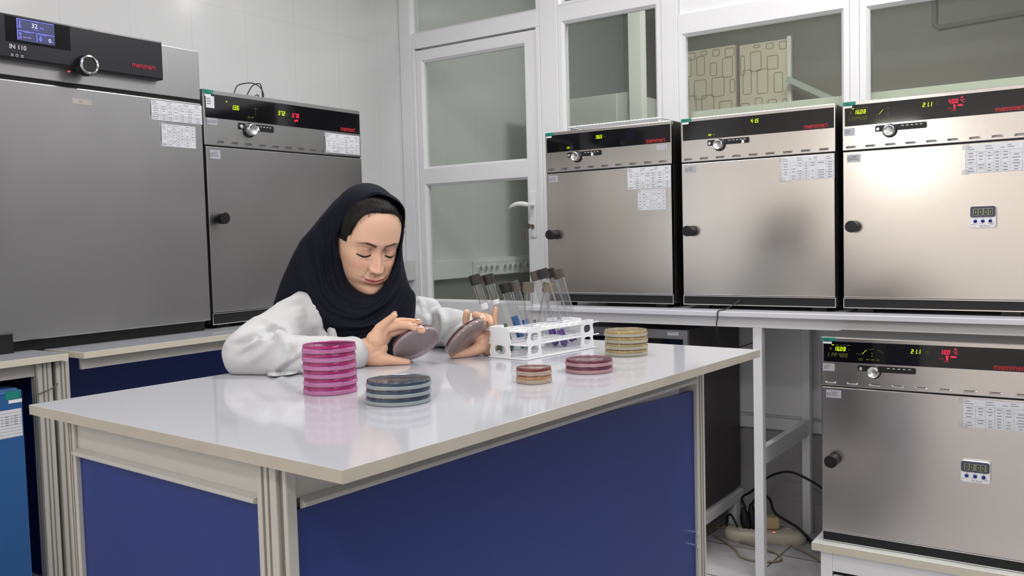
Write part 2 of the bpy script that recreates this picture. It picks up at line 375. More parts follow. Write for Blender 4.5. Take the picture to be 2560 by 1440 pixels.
mesh_obj('door', MB().box(-.28, .338, -.012, -.001, .05, 2.058), MATS['cabinet grey'], cab, bevel=.002)
struct(mesh_obj('trim_13', MB().box(0.714, 0.790, .88, .95, 0, ZC), mat('post white', rgb(236, 236, 232), 0.5)))
struct(mesh_obj('trim_14', MB().box(0.795, .905, 1.2, 1.25, 0, 2.24), mat('beige board', rgb(190, 182, 160), 0.6)))
def panel_pattern():
    m = mat('wallpaper with rounded oblongs', rgb(226, 216, 194), 0.6)
    return m
PAPM = panel_pattern(); PAPL = mat('wallpaper outline', rgb(158, 147, 125), 0.6)
def wp(x0, x1, z1, seed, label):
    r = random.Random(seed); t = thing('wallpaper_panel', label, 'panel', (x0, 2.0, 0))
    w = x1-x0
    mesh_obj('board', MB().box(0, w, 0, .03, 0.001, z1), PAPM, t)
    mb = MB()
    z = 1.72; row = 0
    while z < z1-.06:
        x = -.03+r.random()*.05
        while x < w-.03:
            ww = r.choice((.05, .06, .075, .09)); hh = r.choice((.06, .09, .13, .16)); zz = z+r.random()*.04
            a, b, c, d = max(x, .004), min(x+ww, w-.004), zz, min(zz+hh, z1-.01)
            if b-a > .02 and d-c > .02:
                q = .0055; cr = .012
                def rr(i): 
                    pts = []
                    for cx, cz, a0 in ((b-cr, d-cr, 0), (a+cr, d-cr, 90), (a+cr, c+cr, 180), (b-cr, c+cr, 270)):
                        for k in range(4):
                            an = math.radians(a0+k*30); pts.append((cx+(cr-i)*math.cos(an), -.0012, cz+(cr-i)*math.sin(an)))
                    return pts
                o, i = rr(0), rr(q); n = len(o)
                mb.add(o+i, [(k, (k+1) % n, n+(k+1) % n, n+k) for k in range(n)])
            x += ww+.035
        z += .135; row += 1
    mesh_obj('pattern', mb, PAPL, t)
wp(0.565, 0.925, 2.47, 3, 'left cream patterned panel behind the second incubator window')
wp(0.955, 1.272, 2.46, 5, 'right cream patterned panel with bright edge behind the glass')
struct(mesh_obj('trim_15', MB().box(1.274, 1.30, 1.97, 2.0, .9, 2.47), mat('bright edge strip', rgb(238, 238, 230), 0.4)))
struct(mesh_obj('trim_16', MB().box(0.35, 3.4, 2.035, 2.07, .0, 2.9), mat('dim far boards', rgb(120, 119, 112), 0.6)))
tag(mesh_obj('sloping_rail', MB().bar((1.30, 1.9, 2.19), (1.72, 1.9, 1.95), .05, .035), mat('rail green white', rgb(178, 188, 180), 0.5)), 'pale sloping rail beyond the glass, right of the patterned panels', 'rail')
lg = mesh_obj('window_ledge', MB().box(1.44, 3.3, 0.06, .34, 1.74, 1.79), mat('ledge white', rgb(225, 230, 215), 0.5))
tag(lg, 'long white ledge just inside the next room, lit from below', 'ledge')
# conduit on the far boards
tag(mesh_obj('conduit', MB().tube([(2.12, 2.02, 2.9), (2.12, 2.02, 2.42), (2.14, 2.02, 2.40), (3.2, 2.02, 2.44)], .014, 8), mat('conduit grey', rgb(110, 110, 104), .5)), 'thin grey conduit on the far wall behind the widest pane', 'pipe')
# ------------------------------------------------------------------ lab incubators
def rrect(x0, x1, z0, z1, r, n=5):
    pts = []
    for cx, cz, a0 in ((x1-r, z1-r, 0), (x0+r, z1-r, 90), (x0+r, z0+r, 180), (x1-r, z0+r, 270)):
        for k in range(n): a = math.radians(a0+90*k/(n-1)); pts.append((cx+r*math.cos(a), cz+r*math.sin(a)))
    return pts
def paper(parent, x, z1, w, h, y=-0.0035, seed=1, tilt=0.0, head=True, rows=4, name='paper_sheet', tape=True):
    r = random.Random(seed); mb = MB(); t = .00045
    c, s = math.cos(tilt), math.sin(tilt)
    def T(a, b, yy): return (x+a*c+b*s, yy, z1-b*c+a*s)
    def rect(a0, b0, a1, b1, mi, yy): mb.add([T(a0, b0, yy), T(a1, b0, yy), T(a1, b1, yy), T(a0, b1, yy)], [(0, 1, 2, 3)], mi)
    mb.add([T(0, 0, y), T(w, 0, y), T(w, h, y), T(0, h, y), T(0, 0, y+.0008), T(w, 0, y+.0008), T(w, h, y+.0008), T(0, h, y+.0008)],
           [(0, 1, 2, 3), (4, 7, 6, 5), (0, 4, 5, 1), (1, 5, 6, 2), (2, 6, 7, 3), (3, 7, 4, 0)], 0)
    y -= .0002
    hd = h*.24 if head else 0.0
    if head:
        for (a, b) in ((.04, .07), (.04, .15), (.30, .06), (.30, .15), (.52, .14), (.62, .06), (.62, .13), (.85, .07), (.85, .15)):
            L = w*(.05+.07*r.random()); rect(a*w, b*h, a*w+L, b*h+h*.018, 1, y)
    cols = [0, .17, .30, .42, .53, .66, .84, .985] if w > .1 else [0.02, .2, .4, .58, .78, .98]
    cols = [q*w for q in cols]
    rws = [hd+q*(h*.98-hd) for q in ([0, .17, .58, .72, .86, 1.0] if rows == 4 else [k/rows for k in range(rows+1)])]
    for q in cols: rect(q, rws[0], q+t, rws[-1], 1, y)
    for q in rws: rect(cols[0], q, cols[-1]+t, q+t, 1, y)
    for i in range(len(cols)-1):
        for j in range(len(rws)-1):
            a0, a1, b0, b1 = cols[i], cols[i+1], rws[j], rws[j+1]; n = 1 if b1-b0 < h*.2 else 3
            for k in range(n):
                if r.random() < .8:
                    L = (a1-a0)*(.3+.4*r.random()); bb = b0+(b1-b0)*(k+.5)/n; rect((a0+a1-L)/2, bb-h*.011, (a0+a1+L)/2, bb+h*.011, 1, y)
    o = mesh_obj(name, mb, [M_paper, M_ink], parent, fix=False)
    if tape:
        for a0, b0, a1, b1 in ((-.010, -.003, .012, .014), (-.010, h-.012, .012, h+.004)):
            tb = MB(); tb.add([T(a0, b0, y-.0004), T(a1, b0, y-.0004), T(a1, b1, y-.0004), T(a0, b1, y-.0004)], [(0, 1, 2, 3)])
            mesh_obj('tape', tb, M_tape, o, fix=False)
    return o
def small_label(parent, x, z1, w, h, y, m=None, name='sticker', seed=0, lines=3, ring=False):
    mb = MB(); mb.box(x, x+w, y, y+.0006, z1-h, z1, 0); r = random.Random(seed)
    for k in range(lines):
        L = w*(.35+.4*r.random()); zz = z1-h*(.22+.6*k/max(1, lines)); xo = x+w*(.32 if ring else .08)
        mb.quad((xo, y-.0002, zz), (min(xo+L, x+w*.95), y-.0002, zz), (min(xo+L, x+w*.95), y-.0002, zz-h*.07), (xo, y-.0002, zz-h*.07), 1)
    if ring:
        n = 16; cx, cz, ra, rb = x+w*.16, z1-h*.55, h*.22, h*.13
        mb.add([(cx+q*math.cos(2*PI*k/n), y-.0002, cz+q*math.sin(2*PI*k/n)) for q in (ra, rb) for k in range(n)], [(k, (k+1) % n, n+(k+1) % n, n+k) for k in range(n)], 1)
    return mesh_obj(name, mb, [m or M_silver, M_ink], parent, fix=False)
def incubator(label, loc, rotz, w, H, foot, depth, read, papers, steel_m, sticker=True, idl=True, slots=9, knob_z=.276, slider=.215, group='steel incubators', logo_right=None, kx=None, side=None, xo=0.0):
    kx = kx or w/.56; kz = H/.6923
    T = thing('incubator', label, 'incubator', loc, rotz, group)
    zt = lambda off: foot+H-off*kz
    side = side or M_side
    mesh_obj('casing', MB().box(.001, w-.001, .02, depth, foot+.002, foot+H-.001), side, T, bevel=.003)
    fa = mesh_obj('fascia', MB().box(0, w, 0, .0195, zt(.1625), zt(0)), steel_m, T, bevel=.0025)
    # louvre slots pressed into the fascia
    for k in range(slots):
        mb = MB()
        cx = (.028+.0618*k)*kx if slots == 9 else .002+.0605*k+.0
        if cx < .02: continue
        if cx > w-.02: break
        z = zt(.1475); hw = .016*kx
        mb.box(cx-hw, cx+hw, -.0003, .0004, z-.0010, z+.0002, 1)
        n = 8
        vs = []
        for i in range(n+1):
            a = cx-hw+2*hw*i/n; bul = .0028*math.sin(PI*i/n)**.35
            vs += [(a, -.0003, z-.0012), (a, -.0003-bul, z-.0022), (a, -.0003, z-.0070)]
        mb.add(vs, [(3*i+j, 3*i+3+j, 3*i+4+j, 3*i+1+j) for i in range(n) for j in (0, 1)], 0, True)
        mesh_obj('vent_slot', mb, [steel_m, mat('slot shade', rgb(70, 66, 62), .5)], fa, fix=False)
    gx0, gx1 = .0085*kx, w-.0045*kx
    g = mesh_obj('display_panel', MB().box(gx0, gx1, -.0016, .0005, zt(.0815), zt(.0125)), M_glasspanel, T, bevel=.0006)
    mb = MB(); y = -.0021
    for kind, s, h, x, off, mi in read:
        x += xo; s = (s[0]+xo, s[1]) if kind == 'l' else s
        if kind == '7': seg7(mb, s, h*kz, x*kx, zt(off)-h*kz/2, y, mi)
        if kind == 't': put_text(mb, s, h*kz, x*kx, zt(off)-h*kz*.35, y, mi)
        if kind == 'b': mb.quad((x*kx, y, zt(off)), ((x+s)*kx, y, zt(off)), ((x+s)*kx, y, zt(off)-h*kz), (x*kx, y, zt(off)-h*kz), mi)
        if kind == 'tri': mb.add([(x*kx-h*.55, y, zt(off)-h/2), (x*kx+h*.55, y, zt(off)-h/2), (x*kx, y, zt(off)+h/2)], [(0, 1, 2)], mi)
        if kind == 'l':
            a = Vector((x*kx, y, zt(off))); b = Vector((s[0]*kx, y, zt(s[1]))); d = (b-a).normalized(); n = Vector((-d.z, 0, d.x))*h
            mb.add([a-n, b-n, b+n, a+n], [(0, 1, 2, 3)], mi)
        if kind == 'oo':
            for cx in (x*kx, x*kx+h*1.5):
                n = 14; mb.add([(cx+q*math.cos(2*PI*k/n), y, zt(off)+q*math.sin(2*PI*k/n)) for q in (h, h*.62) for k in range(n)], [(k, (k+1) % n, n+(k+1) % n, n+k) for k in range(n)], mi)
    mesh_obj('readout', mb, [M_dY, M_dYd, M_dR, M_dRd], g, fix=False)
    mb = MB(); put_text(mb, 'memmert', .0235*kz, (.455*kx if logo_right is None else logo_right), zt(.0765), -.0021, 0, sx=.86*kx/kz, bold=.0007)
    q = (.455*kx if logo_right is None else logo_right)+.0895*kx
    mesh_obj('lettering', mb, M_logo, g, fix=False)
    # control plate with push button, turn knob and slider
    zc = zt(.098); x0, x1 = .105*kx+xo, .262*kx+xo
    mb = MB(); mb.prism(rrect(x0, x1, zc-.0095*kz, zc+.0105*kz, .0045), (0, .0022, 0), (0, -.0022, 0))
    cp = mesh_obj('control_plate', mb, M_black, fa)
    zk = zt(.107)
    mb = MB(); mb.rev([(.001, -.0), (.0225*kz, 0), (.0225*kz, .004), (.0205*kz, .006), (.001, .006)], (.147*kx+.004+xo, -.0001, zk), (0, -1, 0), 32, 1)
    mb.rev([(.0185*kz, .005), (.0182*kz, .020), (.0172*kz, .0235), (.0155*kz, .0245), (.0130*kz, .0225), (.001, .0215)], (.147*kx+.004+xo, 0, zk), (0, -1, 0), 36, 0)
    mesh_obj('control_knob', mb, [mat('satin knob', (.72, .72, .72, 1), .28, 1.0), M_black], cp)
    mb = MB(); mb.rev([(.0058*kz, 0), (.0058*kz, .006), (.0048*kz, .0072), (.0005, .0075)], (.1145*kx+xo, -.002, zt(.0995)), (0, -1, 0), 20)
    mesh_obj('push_button', mb, MATS['satin knob'], cp)
    mb = MB(); mb.box(.178*kx+xo, .248*kx+xo, -.0026, -.002, zt(.1025), zt(.1015), 0)
    for k in range(5): mb.box((.186+.014*k)*kx+xo, (.193+.014*k)*kx+xo, -.0026, -.002, zt(.0945), zt(.0925), 1)
    if slider: mb.prism([(-.0042, -.007), (.0042, -.007), (.0032, .004), (-.0032, .004)], (0, .006, 0), (slider*kx+xo, -.008, zt(.1005)), mi=1)
    mesh_obj('slider', mb, [M_grille, M_white], cp)
    # door
    d = mesh_obj('door', MB().box(.002, w-.002, -.003, .0195, zt(.6555), zt(.1665)), steel_m, T, bevel=.0025)
    mb = MB(); kc = (.037*kx, -.003, foot+knob_z*kz)
    mb.rev([(.001, 0), (.0165, 0), (.0165, .012), (.0195, .014), (.0198, .040), (.0185, .0425), (.001, .0428)], kc, (0, -1, 0), 36)
    mesh_obj('door_knob', mb, M_black, d)
    mesh_obj('seam', MB().box(.002, w-.002, .004, .018, zt(.167), zt(.162)), M_grille, T)
    # black base strip with bright edges
    b = mesh_obj('base_panel', MB().box(.004, w-.004, .003, .0195, zt(.6915), zt(.658)), M_blackm, T)
    mb = MB(); e = .0016
    for z in (.6585, .6905): mb.box(.001, w-.001, -.0005, .004, zt(z)-e, zt(z)+e)
    for x in (.001, w-.001-2*e): mb.box(x, x+2*e, -.0005, .004, zt(.6905)+e, zt(.6585)-e)
    mesh_obj('trim', mb, M_trim, b)
    for x in (.04, w-.09):
        for yy in (.03, depth-.08): mesh_obj('foot', MB().box(x, x+.05, yy, yy+.05, .0, foot+.003), M_black, T)
    if sticker:
        mb = MB(); mb.box(.0015, .0435*kx, -.0009, 0.0003, zt(.0135), zt(.001), 0)
        for k, L in enumerate((.015, .022, .018)): mb.quad((.006+.004*k, -.0011, zt(.004+.003*k)), (.006+L, -.0011, zt(.004+.003*k)), (.006+L, -.0011, zt(.0052+.003*k)), (.006+.004*k, -.0011, zt(.0052+.003*k)), 1)
        mesh_obj('sticker', mb, [M_green, mat('dark green print', rgb(15, 80, 75), .5)], fa, fix=False)
        small_label(g, .0075*kx, zt(.0145), .025*kx, .0068*kz, -.0023, M_white, lines=1)
    if idl:
        small_label(d, .016*kx, zt(.176), .043*kx, .026*kz, -.0042, ring=True, seed=4)
    for (x, off, pw, ph, sd, rws, tl, head) in papers: paper(d if off > .16 else fa, x*kx, zt(off), pw, ph*kz, (-.0052 if off > .16 else -.0022), sd, tl, head, rws)
    return T, fa, d
Y_, D_, R_, RD = 0, 1, 2, 3
full_read = lambda red: [('7', '16.08', .0135, .038, .037, Y_), ('7', 'IPP', .0135, .022, .058, D_), ('7', '4.00', .0135, .052, .058, D_),
    ('b', .007, .0025, .032, .0235, Y_), ('b', .008, .002, .044, .0235, D_), ('b', .006, .002, .056, .0235, D_), ('b', .006, .002, .066, .0235, D_), ('b', .008, .002, .076, .0235, D_),
    ('t', 'h', .008, .080, .039, D_), ('b', .006, .0025, .026, .0335, D_), ('b', .006, .0025, .026, .0385, D_),
    ('l', (.118, .051), .0006, .102, .051, D_), ('l', (.130, .036), .0006, .118, .051, Y_), ('l', (.152, .0335), .0007, .136, .0335, D_), ('l', (.175, .045), .0005, .160, .034, D_),
    ('tri', '', .005, .145, .046, D_), ('tri', '', .005, .145, .055, D_), ('oo', '', .0037, .111, .0685, D_), ('b', .010, .003, .128, .0665, D_), ('b', .010, .003, .142, .0665, D_), ('b', .008, .003, .157, .0665, D_),
    ('7', '21.1', .0135, .249, .0345, Y_), ('t', '°C', .011, .286, .036, D_),
    ('7', red, .0135, .324, .032, R_), ('t', '°C', .013, .357, .033, R_), ('tri', '', .0065, .363, .0205, R_),
    ('b', .0045, .014, .3395, .0425, R_), ('b', .010, .0012, .337, .045, R_), ('b', .014, .0052, .351, .0432, R_), ('b', .012, .003, .321, .0515, RD), ('b', .014, .004, .333, .0585, RD)]
OV, OH, OF = .5600, .6923, .0147
dep = .50
mk = incubator
i1 = mk('steel incubator nearest the glazed door, wire rack lying on top', (1.083, -.6135, .965), 0, OV, OH, OF, dep,
        [('7', '36.5', .0135, .238, .036, Y_), ('t', '°C', .010, .272, .037, D_), ('oo', '', .0035, .108, .068, Y_), ('b', .008, .004, .122, .066, D_)],
        [(.375, .168, .183, .083, 11, 4, 0, True), (.418, .2525, .120, .080, 12, 6, 0, False)], M_steel, slider=.222)
small_label(i1[1], .498, OF+OH-.088, .046, .020, -.0012, M_silver, lines=0, seed=2)
i2 = mk('middle steel incubator of the counter, patterned panel mirrored in its display', (1.6808, -.6135, .965), 0, OV, OH, OF, dep,
        [('7', '41.5', .0135, .268, .033, Y_), ('oo', '', .0035, .112, .068, Y_), ('b', .008, .004, .126, .066, D_)],
        [(.377, .170, .181, .081, 13, 4, 0, True)], M_steel, slider=.240)
i3 = mk('steel incubator at the right end of the counter showing red 40.0', (2.2633, -.6135, .965), 0, OV, OH, OF, dep, full_read('40.0'),
        [(.373, .173, .186, .088, 14, 4, 0, True)], M_steel, slider=None)
i4 = mk('steel incubator standing on the low white bench under the counter', (2.2692, -.907, .2655), 0, .590, .6465, .0012, dep, full_read('10.0'),
        [(.381, .173, .196, .088, 14, 4, 0, True)], M_steel, slider=None, knob_z=.283)
for o_, kx_, kz_, f_, H_ in ((i3, 1, 1, OF, OH), (i4, .59/.56, .6465/.6923, .0012, .6465)):
    small_label(o_[1], .006*kx_, f_+H_-.088*kz_, .034*kx_, .025*kz_, -.0012, M_silver, lines=3, seed=9)
i5 = mk('wide grey steel incubator against the left wall behind the woman', (.50, -1.832, .965), PI/2, .747, .797, .012, .60,
        [('7', '1.36', .0135, .078, .044, Y_), ('t', 'h', .009, .103, .046, D_), ('b', .005, .003, .056, .028, Y_), ('7', '37.2', .0135, .285, .043, Y_), ('t', '°C', .010, .318, .045, D_),
         ('7', '67.8', .0135, .352, .045, R_), ('b', .004, .008, .362, .058, R_), ('b', .010, .005, .369, .058, R_), ('oo', '', .0035, .150, .068, D_), ('b', .009, .003, .164, .066, D_),
         ('l', (.196, .040), .0005, .170, .040, D_), ('l', (.182, .060), .0005, .182, .034, D_)],
        [(.552, .089, .186, .066, 15, 4, 0, True)], M_steel2, slots=12, knob_z=.315, slider=.187, kx=1.0, logo_right=.635, xo=.037)
mb_ = small_label(i5[1], .010, .012+.797-.022, .034, .040, -.0035, M_paper, lines=3, seed=3)
small_label(i5[1], .012, .012+.797-.096, .042, .022, -.0012, ring=True, seed=5)

# the big newer incubator, nearest on the left counter
T6 = thing('incubator', 'large dark grey incubator at far left with blue lit screen', 'incubator', (.53, -2.607, .965), PI/2, 'steel incubators')
W6 = .745; zb6, zt6, zg = .0300, .9225, .7600
mesh_obj('casing', MB().box(.001, W6-.001, .02, .58, zb6, zt6-.001), M_steel2, T6, bevel=.003)
f6 = mesh_obj('fascia', MB().box(0, W6, 0, .0195, zg+.003, zt6), M_steel2, T6, bevel=.0025)
mesh_obj('seam', MB().box(.002, W6-.002, .004, .019, zg-.010, zg+.003), M_grille, T6)
d6 = mesh_obj('door', MB().box(.001, W6-.001, -.004, .0195, zb6+.004, zg-.009), M_steel2, T6, bevel=.003)
mesh_obj('base_panel', MB().box(.004, W6-.004, .026, .56, .0, zb6), M_blackm, T6, bevel=.002)
hb = MB(); hb.box(.0, .096, -.012, .02, .0, .060); mesh_obj('hinge_bracket', hb, M_black, T6, bevel=.004)
pn = MB(); pn.box(-.01, .590, -.030, .001, .8045, .9240)
p6 = mesh_obj('control_panel', pn, mat('anthracite plastic', rgb(27, 28, 33), .32), T6, bevel=.005)
mesh_obj('display_panel', MB().box(.112, .292, -.0308, -.0302, .8495, .9185), mat('screen surround', rgb(14, 14, 18), .15), p6)
S0, S1, Z0_, Z1_ = .142, .2465, .8565, .9155
scr = mesh_obj('screen', MB().box(S0, S1, -.0316, -.0309, Z0_, Z1_), mat('screen blue grey', rgb(40, 42, 70), .25, emit=(.045, .05, .11, 1), es=1.0), p6)
M_scr = mat('screen blue light', rgb(110, 115, 255), .5, emit=(.16, .17, .95, 1), es=1.2); M_scw = mat('screen white light', rgb(200, 200, 255), .5, emit=(.55, .55, 1, 1), es=1.1)
mb = MB(); y = -.0320
def line(x0, z0, x1, z1, w=.0007, mi=0):
    a = Vector((x0, y, z0)); b = Vector((x1, y, z1)); dd = (b-a).normalized(); n = Vector((-dd.z, 0, dd.x))*w
    mb.add([a-n, b-n, b+n, a+n], [(0, 1, 2, 3)], mi)
line(S0+.0008, Z1_-.001, S1-.001, Z1_-.001); line(S0+.001, Z1_-.001, S0+.001, Z0_+.030)
line(S0+.001, Z0_+.026, S0+.048, Z0_+.026); line(S0+.001, Z0_+.026, S0+.001, Z0_+.001)
line(S0+.054, Z0_+.026, S1-.001, Z0_+.026); line(S0+.054, Z0_+.026, S0+.054, Z0_+.002)
put_text(mb, '32', .0175, S0+.040, Z0_+.039, y, 1); put_text(mb, '.2°C', .008, S0+.0605, Z0_+.039, y, 0)
put_text(mb, '0', .0155, S0+.086, Z0_+.006, y, 1); put_text(mb, '%', .006, S0+.096, Z0_+.006, y, 0)
put_text(mb, '---.- --.-', .009, S0+.016, Z0_+.008, y, 1, sx=.8)
mb.rev([(.0034, 0), (.0020, .00001)], (S0+.0085, y, Z0_+.038), (0, -1, 0), 12, 0); line(S0+.0075, Z0_+.041, S0+.0075, Z0_+.054, .0004); line(S0+.0095, Z0_+.041, S0+.0095, Z0_+.054, .0004)
mb.rev([(.0034, 0), (.0020, .00001)], (S0+.0085, y, Z0_+.008), (0, -1, 0), 12, 0); mb.rev([(.0034, 0), (.0020, .00001)], (S0+.0085, y, Z0_+.018), (0, -1, 0), 12, 0)
mb.rev([(.0045, 0), (.0032, .00001)], (S0+.064, y, Z0_+.012), (0, -1, 0), 14, 0); line(S0+.064, Z0_+.004, S0+.064, Z0_+.021, .0006)
for a, b, c in ((.046, .0565, .014), (.046, .0345, .014), (.020, .0235, .014), (.070, .0235, .012), (.060, .0225, .008)): line(S0+a, Z0_+b, S0+a+c, Z0_+b, .0004)
mesh_obj('readout', mb, [M_scr, M_scw], scr, fix=False)
mb = MB(); put_text(mb, 'IN 110', .0165, .119, .8310, -.0312, 0, bold=.0005); pass
mb.rev([(.0042, 0), (.0032, .00001)], (.139, -.0312, .8135), (0, -1, 0), 16); mb.box(.1385, .1395, -.0313, -.0309, .8135, .8185)
for k in range(2): mb.box(.123, .1295, -.0313, -.0309, .8105+.004*k, .8125+.004*k); mb.box(.1495, .156, -.0313, -.0309, .8105+.004*k, .8125+.004*k)
mesh_obj('lettering', mb, mat('grey lettering', rgb(190, 192, 200), .5), p6, fix=False)
mb = MB(); put_text(mb, 'memmert', .0225, .482, .8320, -.0312, 0, sx=.88, bold=.0006); mesh_obj('lettering', mb, M_logo, p6, fix=False)
mb = MB()
for x in (.130, .280): mb.box(x, x+.0006, -.0305, -.0299, .875, .905); mb.box(x, x+.0006, -.0305, -.0299, .845, .868)
for x in (.355, .362): mb.box(x, x+.0006, -.0305, -.0299, .8050, .9235)
mb.box(.586, .5866, -.0305, -.0299, .8050, .9235)
mesh_obj('grooves', mb, mat('groove shine', rgb(70, 72, 80), .3), p6, fix=False)
mb = MB(); c6 = (.331, -.030, .8126)
mb.rev([(.001, 0), (.030, 0), (.030, .020), (.0285, .026), (.026, .026)], c6, (0, -1, 0), 40, 1)
mb.rev([(.0215, .0245), (.0215, .029), (.0235, .031), (.0265, .030), (.0283, .026)], c6, (0, -1, 0), 40, 0); mb.rev([(.0216, .0265), (.001, .0265)], c6, (0, -1, 0), 40, 1)
mesh_obj('control_knob', mb, [M_chrome, M_black], p6)
mb = MB(); mb.cyl((.300, -.004, .797), (.300, .004, .797), .0028); mesh_obj('indicator_lamp', mb, mat('red reflection glow', rgb(255, 90, 80), .4, emit=(1, .2, .15, 1), es=.4), f6)  # red tip of a reflection beside the knob, drawn as a faintly glowing disc
paper(d6, .557, .744, .187, .062, -.0056, 21, 0, True, 4); paper(d6, .590, .674, .126, .072, -.0056, 22, -.01, False, 7)
mb = MB(); mb.box(.302, .363, -.0046, -.0040, .705, .721, 0); put_text(mb, 'E.5', .008, .324, .710, -.0049, 1)
mesh_obj('tape', mb, [mat('old tape', rgb(176, 172, 164), .4), M_ink], d6, fix=False)
# ------------------------------------------------------------------ counters along the walls
ct = thing('lab_counter', 'long white counter along the glazed wall carrying three steel incubators', 'counter', (0.98, -.70, 0))
mesh_obj('worktop', MB().box(0, 2.60, 0, .655, .947, .965), mat('white counter top', rgb(216, 217, 224), .16), ct, bevel=.002)
mesh_obj('apron', MB().box(.02, 2.58, .03, .055, .908, .9465), M_frame, ct)
for x in (.02, .987, 2.52):
    mesh_obj('leg', MB().box(x, x+.033, .03, .063, 0, .9075), M_frame, ct, bevel=.002)
    mesh_obj('leg', MB().box(x, x+.033, .60, .635, 0, .9465), M_frame, ct, bevel=.002)
    mesh_obj('stretcher', MB().box(x+.004, x+.030, .0635, .5995, .412, .474), M_frame, ct, bevel=.002)
lt = thing('lab_counter', 'white topped counter along the left wall under the grey incubators', 'counter', (-.18, -2.405, 0))
mesh_obj('worktop', MB().box(0, .88, 0, 1.36, .9475, .965), [M_lam], lt, bevel=.0015)
mesh_obj('edge_band', MB().box(.8802, .8815, 0, 1.36, .9478, .9647), M_edge2, lt); mesh_obj('edge_band', MB().box(0, .88, -.0014, -.0002, .9478, .9647), M_edge2, lt)
mesh_obj('apron', MB().box(.838, .850, .01, 1.35, .915, .947), M_alu, lt)
mesh_obj('back_panel', MB().box(.500, .512, .02, 1.34, .10, .9465), M_blue, lt)
def profile_leg(name, parent, x0, x1, y0, y1, z0, z1, faces=('x1', 'y0')):
    """extruded profile post: body with raised strips down its faces, groove shade put into their colour"""
    o = mesh_obj(name, MB().box(x0, x1, y0, y1, z0, z1), M_alu, parent, bevel=.002)
    e = .0008
    for f in faces:
        for q in ((.30, .40), (.60, .68)):
            g = MB()
            if f == 'x1': a = y0+(y1-y0)*q[0]; b = y0+(y1-y0)*q[1]; g.box(x1-.0002, x1+e, a, b, z0+.001, z1-.001)
            if f == 'y0': a = x0+(x1-x0)*q[0]; b = x0+(x1-x0)*q[1]; g.box(a, b, y0-e, y0+.0002, z0+.001, z1-.001)
            mesh_obj('groove', g, M_alud, o)
    return o
profile_leg('leg', lt, .815, .855, -.065, -.028, 0, .9465)
profile_leg('leg', lt, .03, .075, -.02, .025, 0, .9465); profile_leg('leg', lt, .815, .855, 1.31, 1.35, 0, .9465)
ll = thing('side_table', 'white topped table at the far left edge beside the blue cabinet', 'table', (-.18, -3.70, 0))
mesh_obj('worktop', MB().box(0, .88, 0, 1.251, .9505, .968), [M_lam], ll, bevel=.0015)
mesh_obj('edge_band', MB().box(.8802, .8815, 0, 1.251, .9508, .9677), M_edge2, ll); mesh_obj('edge_band', MB().box(0, .88, 1.2512, 1.2525, .9508, .9677), M_edge2, ll)
mesh_obj('apron', MB().box(.83, .845, .02, 1.18, .914, .950), M_alu, ll)
profile_leg('leg', ll, .822, .860, 1.178, 1.216, 0, .9500)
profile_leg('leg', ll, .03, .07, 1.178, 1.216, 0, .9500); profile_leg('leg', ll, .82, .86, .02, .06, 0, .9500); profile_leg('leg', ll, .03, .07, .02, .06, 0, .9500)
mesh_obj('side_panel', MB().box(.08, .82, 1.190, 1.202, .36, .9500), M_blue, ll)
mesh_obj('stretcher', MB().box(.071, .8215, 1.182, 1.212, .30, .355), M_alu, ll, bevel=.003)
ties = MB(); ties.tube([(.685, -2.530, .868), (.690, -2.515, .872), (.690, -2.495, .878), (.688, -2.478, .884), (.680, -2.470, .888)], .0016, 6)
tag(mesh_obj('cable_tie', ties, mat('grey tie', rgb(80, 78, 74), .5)), 'thin dark cord tied round the grey leg at the left', 'cord')
# blue cabinet under the side table
fb = thing('blue_cabinet', 'blue painted cabinet with green sticker at the left edge', 'cabinet', (.11, -3.16, 0))
mesh_obj('body', MB().box(0, .570, 0, .585, .03, .893), M_bluef, fb, bevel=.004)
mesh_obj('door', MB().box(.5705, .590, .003, .585, .05, .890), M_bluef, fb, bevel=.004)
mb = MB(); mb.box(.5902, .5908, .542, .578, .868, .889); mesh_obj('sticker', mb, M_green, fb)
mb = MB(); mb.box(.5902, .5908, .549, .583, .858, .8665); mesh_obj('sticker', mb, M_white, fb)
mb = MB(); mb.box(.5902, .5907, .47, .580, .770, .842, 0)
for k in range(9): mb.box(.5907, .5909, .472, .578, .771+.0078*k, .7716+.0078*k, 1)
for yy in (.472, .505, .530, .5535, .577): mb.box(.5907, .5909, yy, yy+.0006, .800, .826, 1)
for k in range(5):
    for yy in (.512, .538, .560): mb.box(.5907, .5909, yy, yy+.009, .8025+.0052*k, .8040+.0052*k, 1)
mesh_obj('paper_sheet', mb, [M_paper, M_ink], fb, fix=False)
tp = MB(); tp.box(.52, .66, -2.75, -2.618, .8935, .903); tp.prism([(0, 0), (.014, 0), (.016, .006), (.010, .012), (0, .010)], (0, .045, 0), (.62, -2.64, .9032))
tag(mesh_obj('grey_tray', tp, mat('tray grey', rgb(120, 118, 112), .5), bevel=.002), 'small grey tray lying on top of the blue cabinet', 'tray')

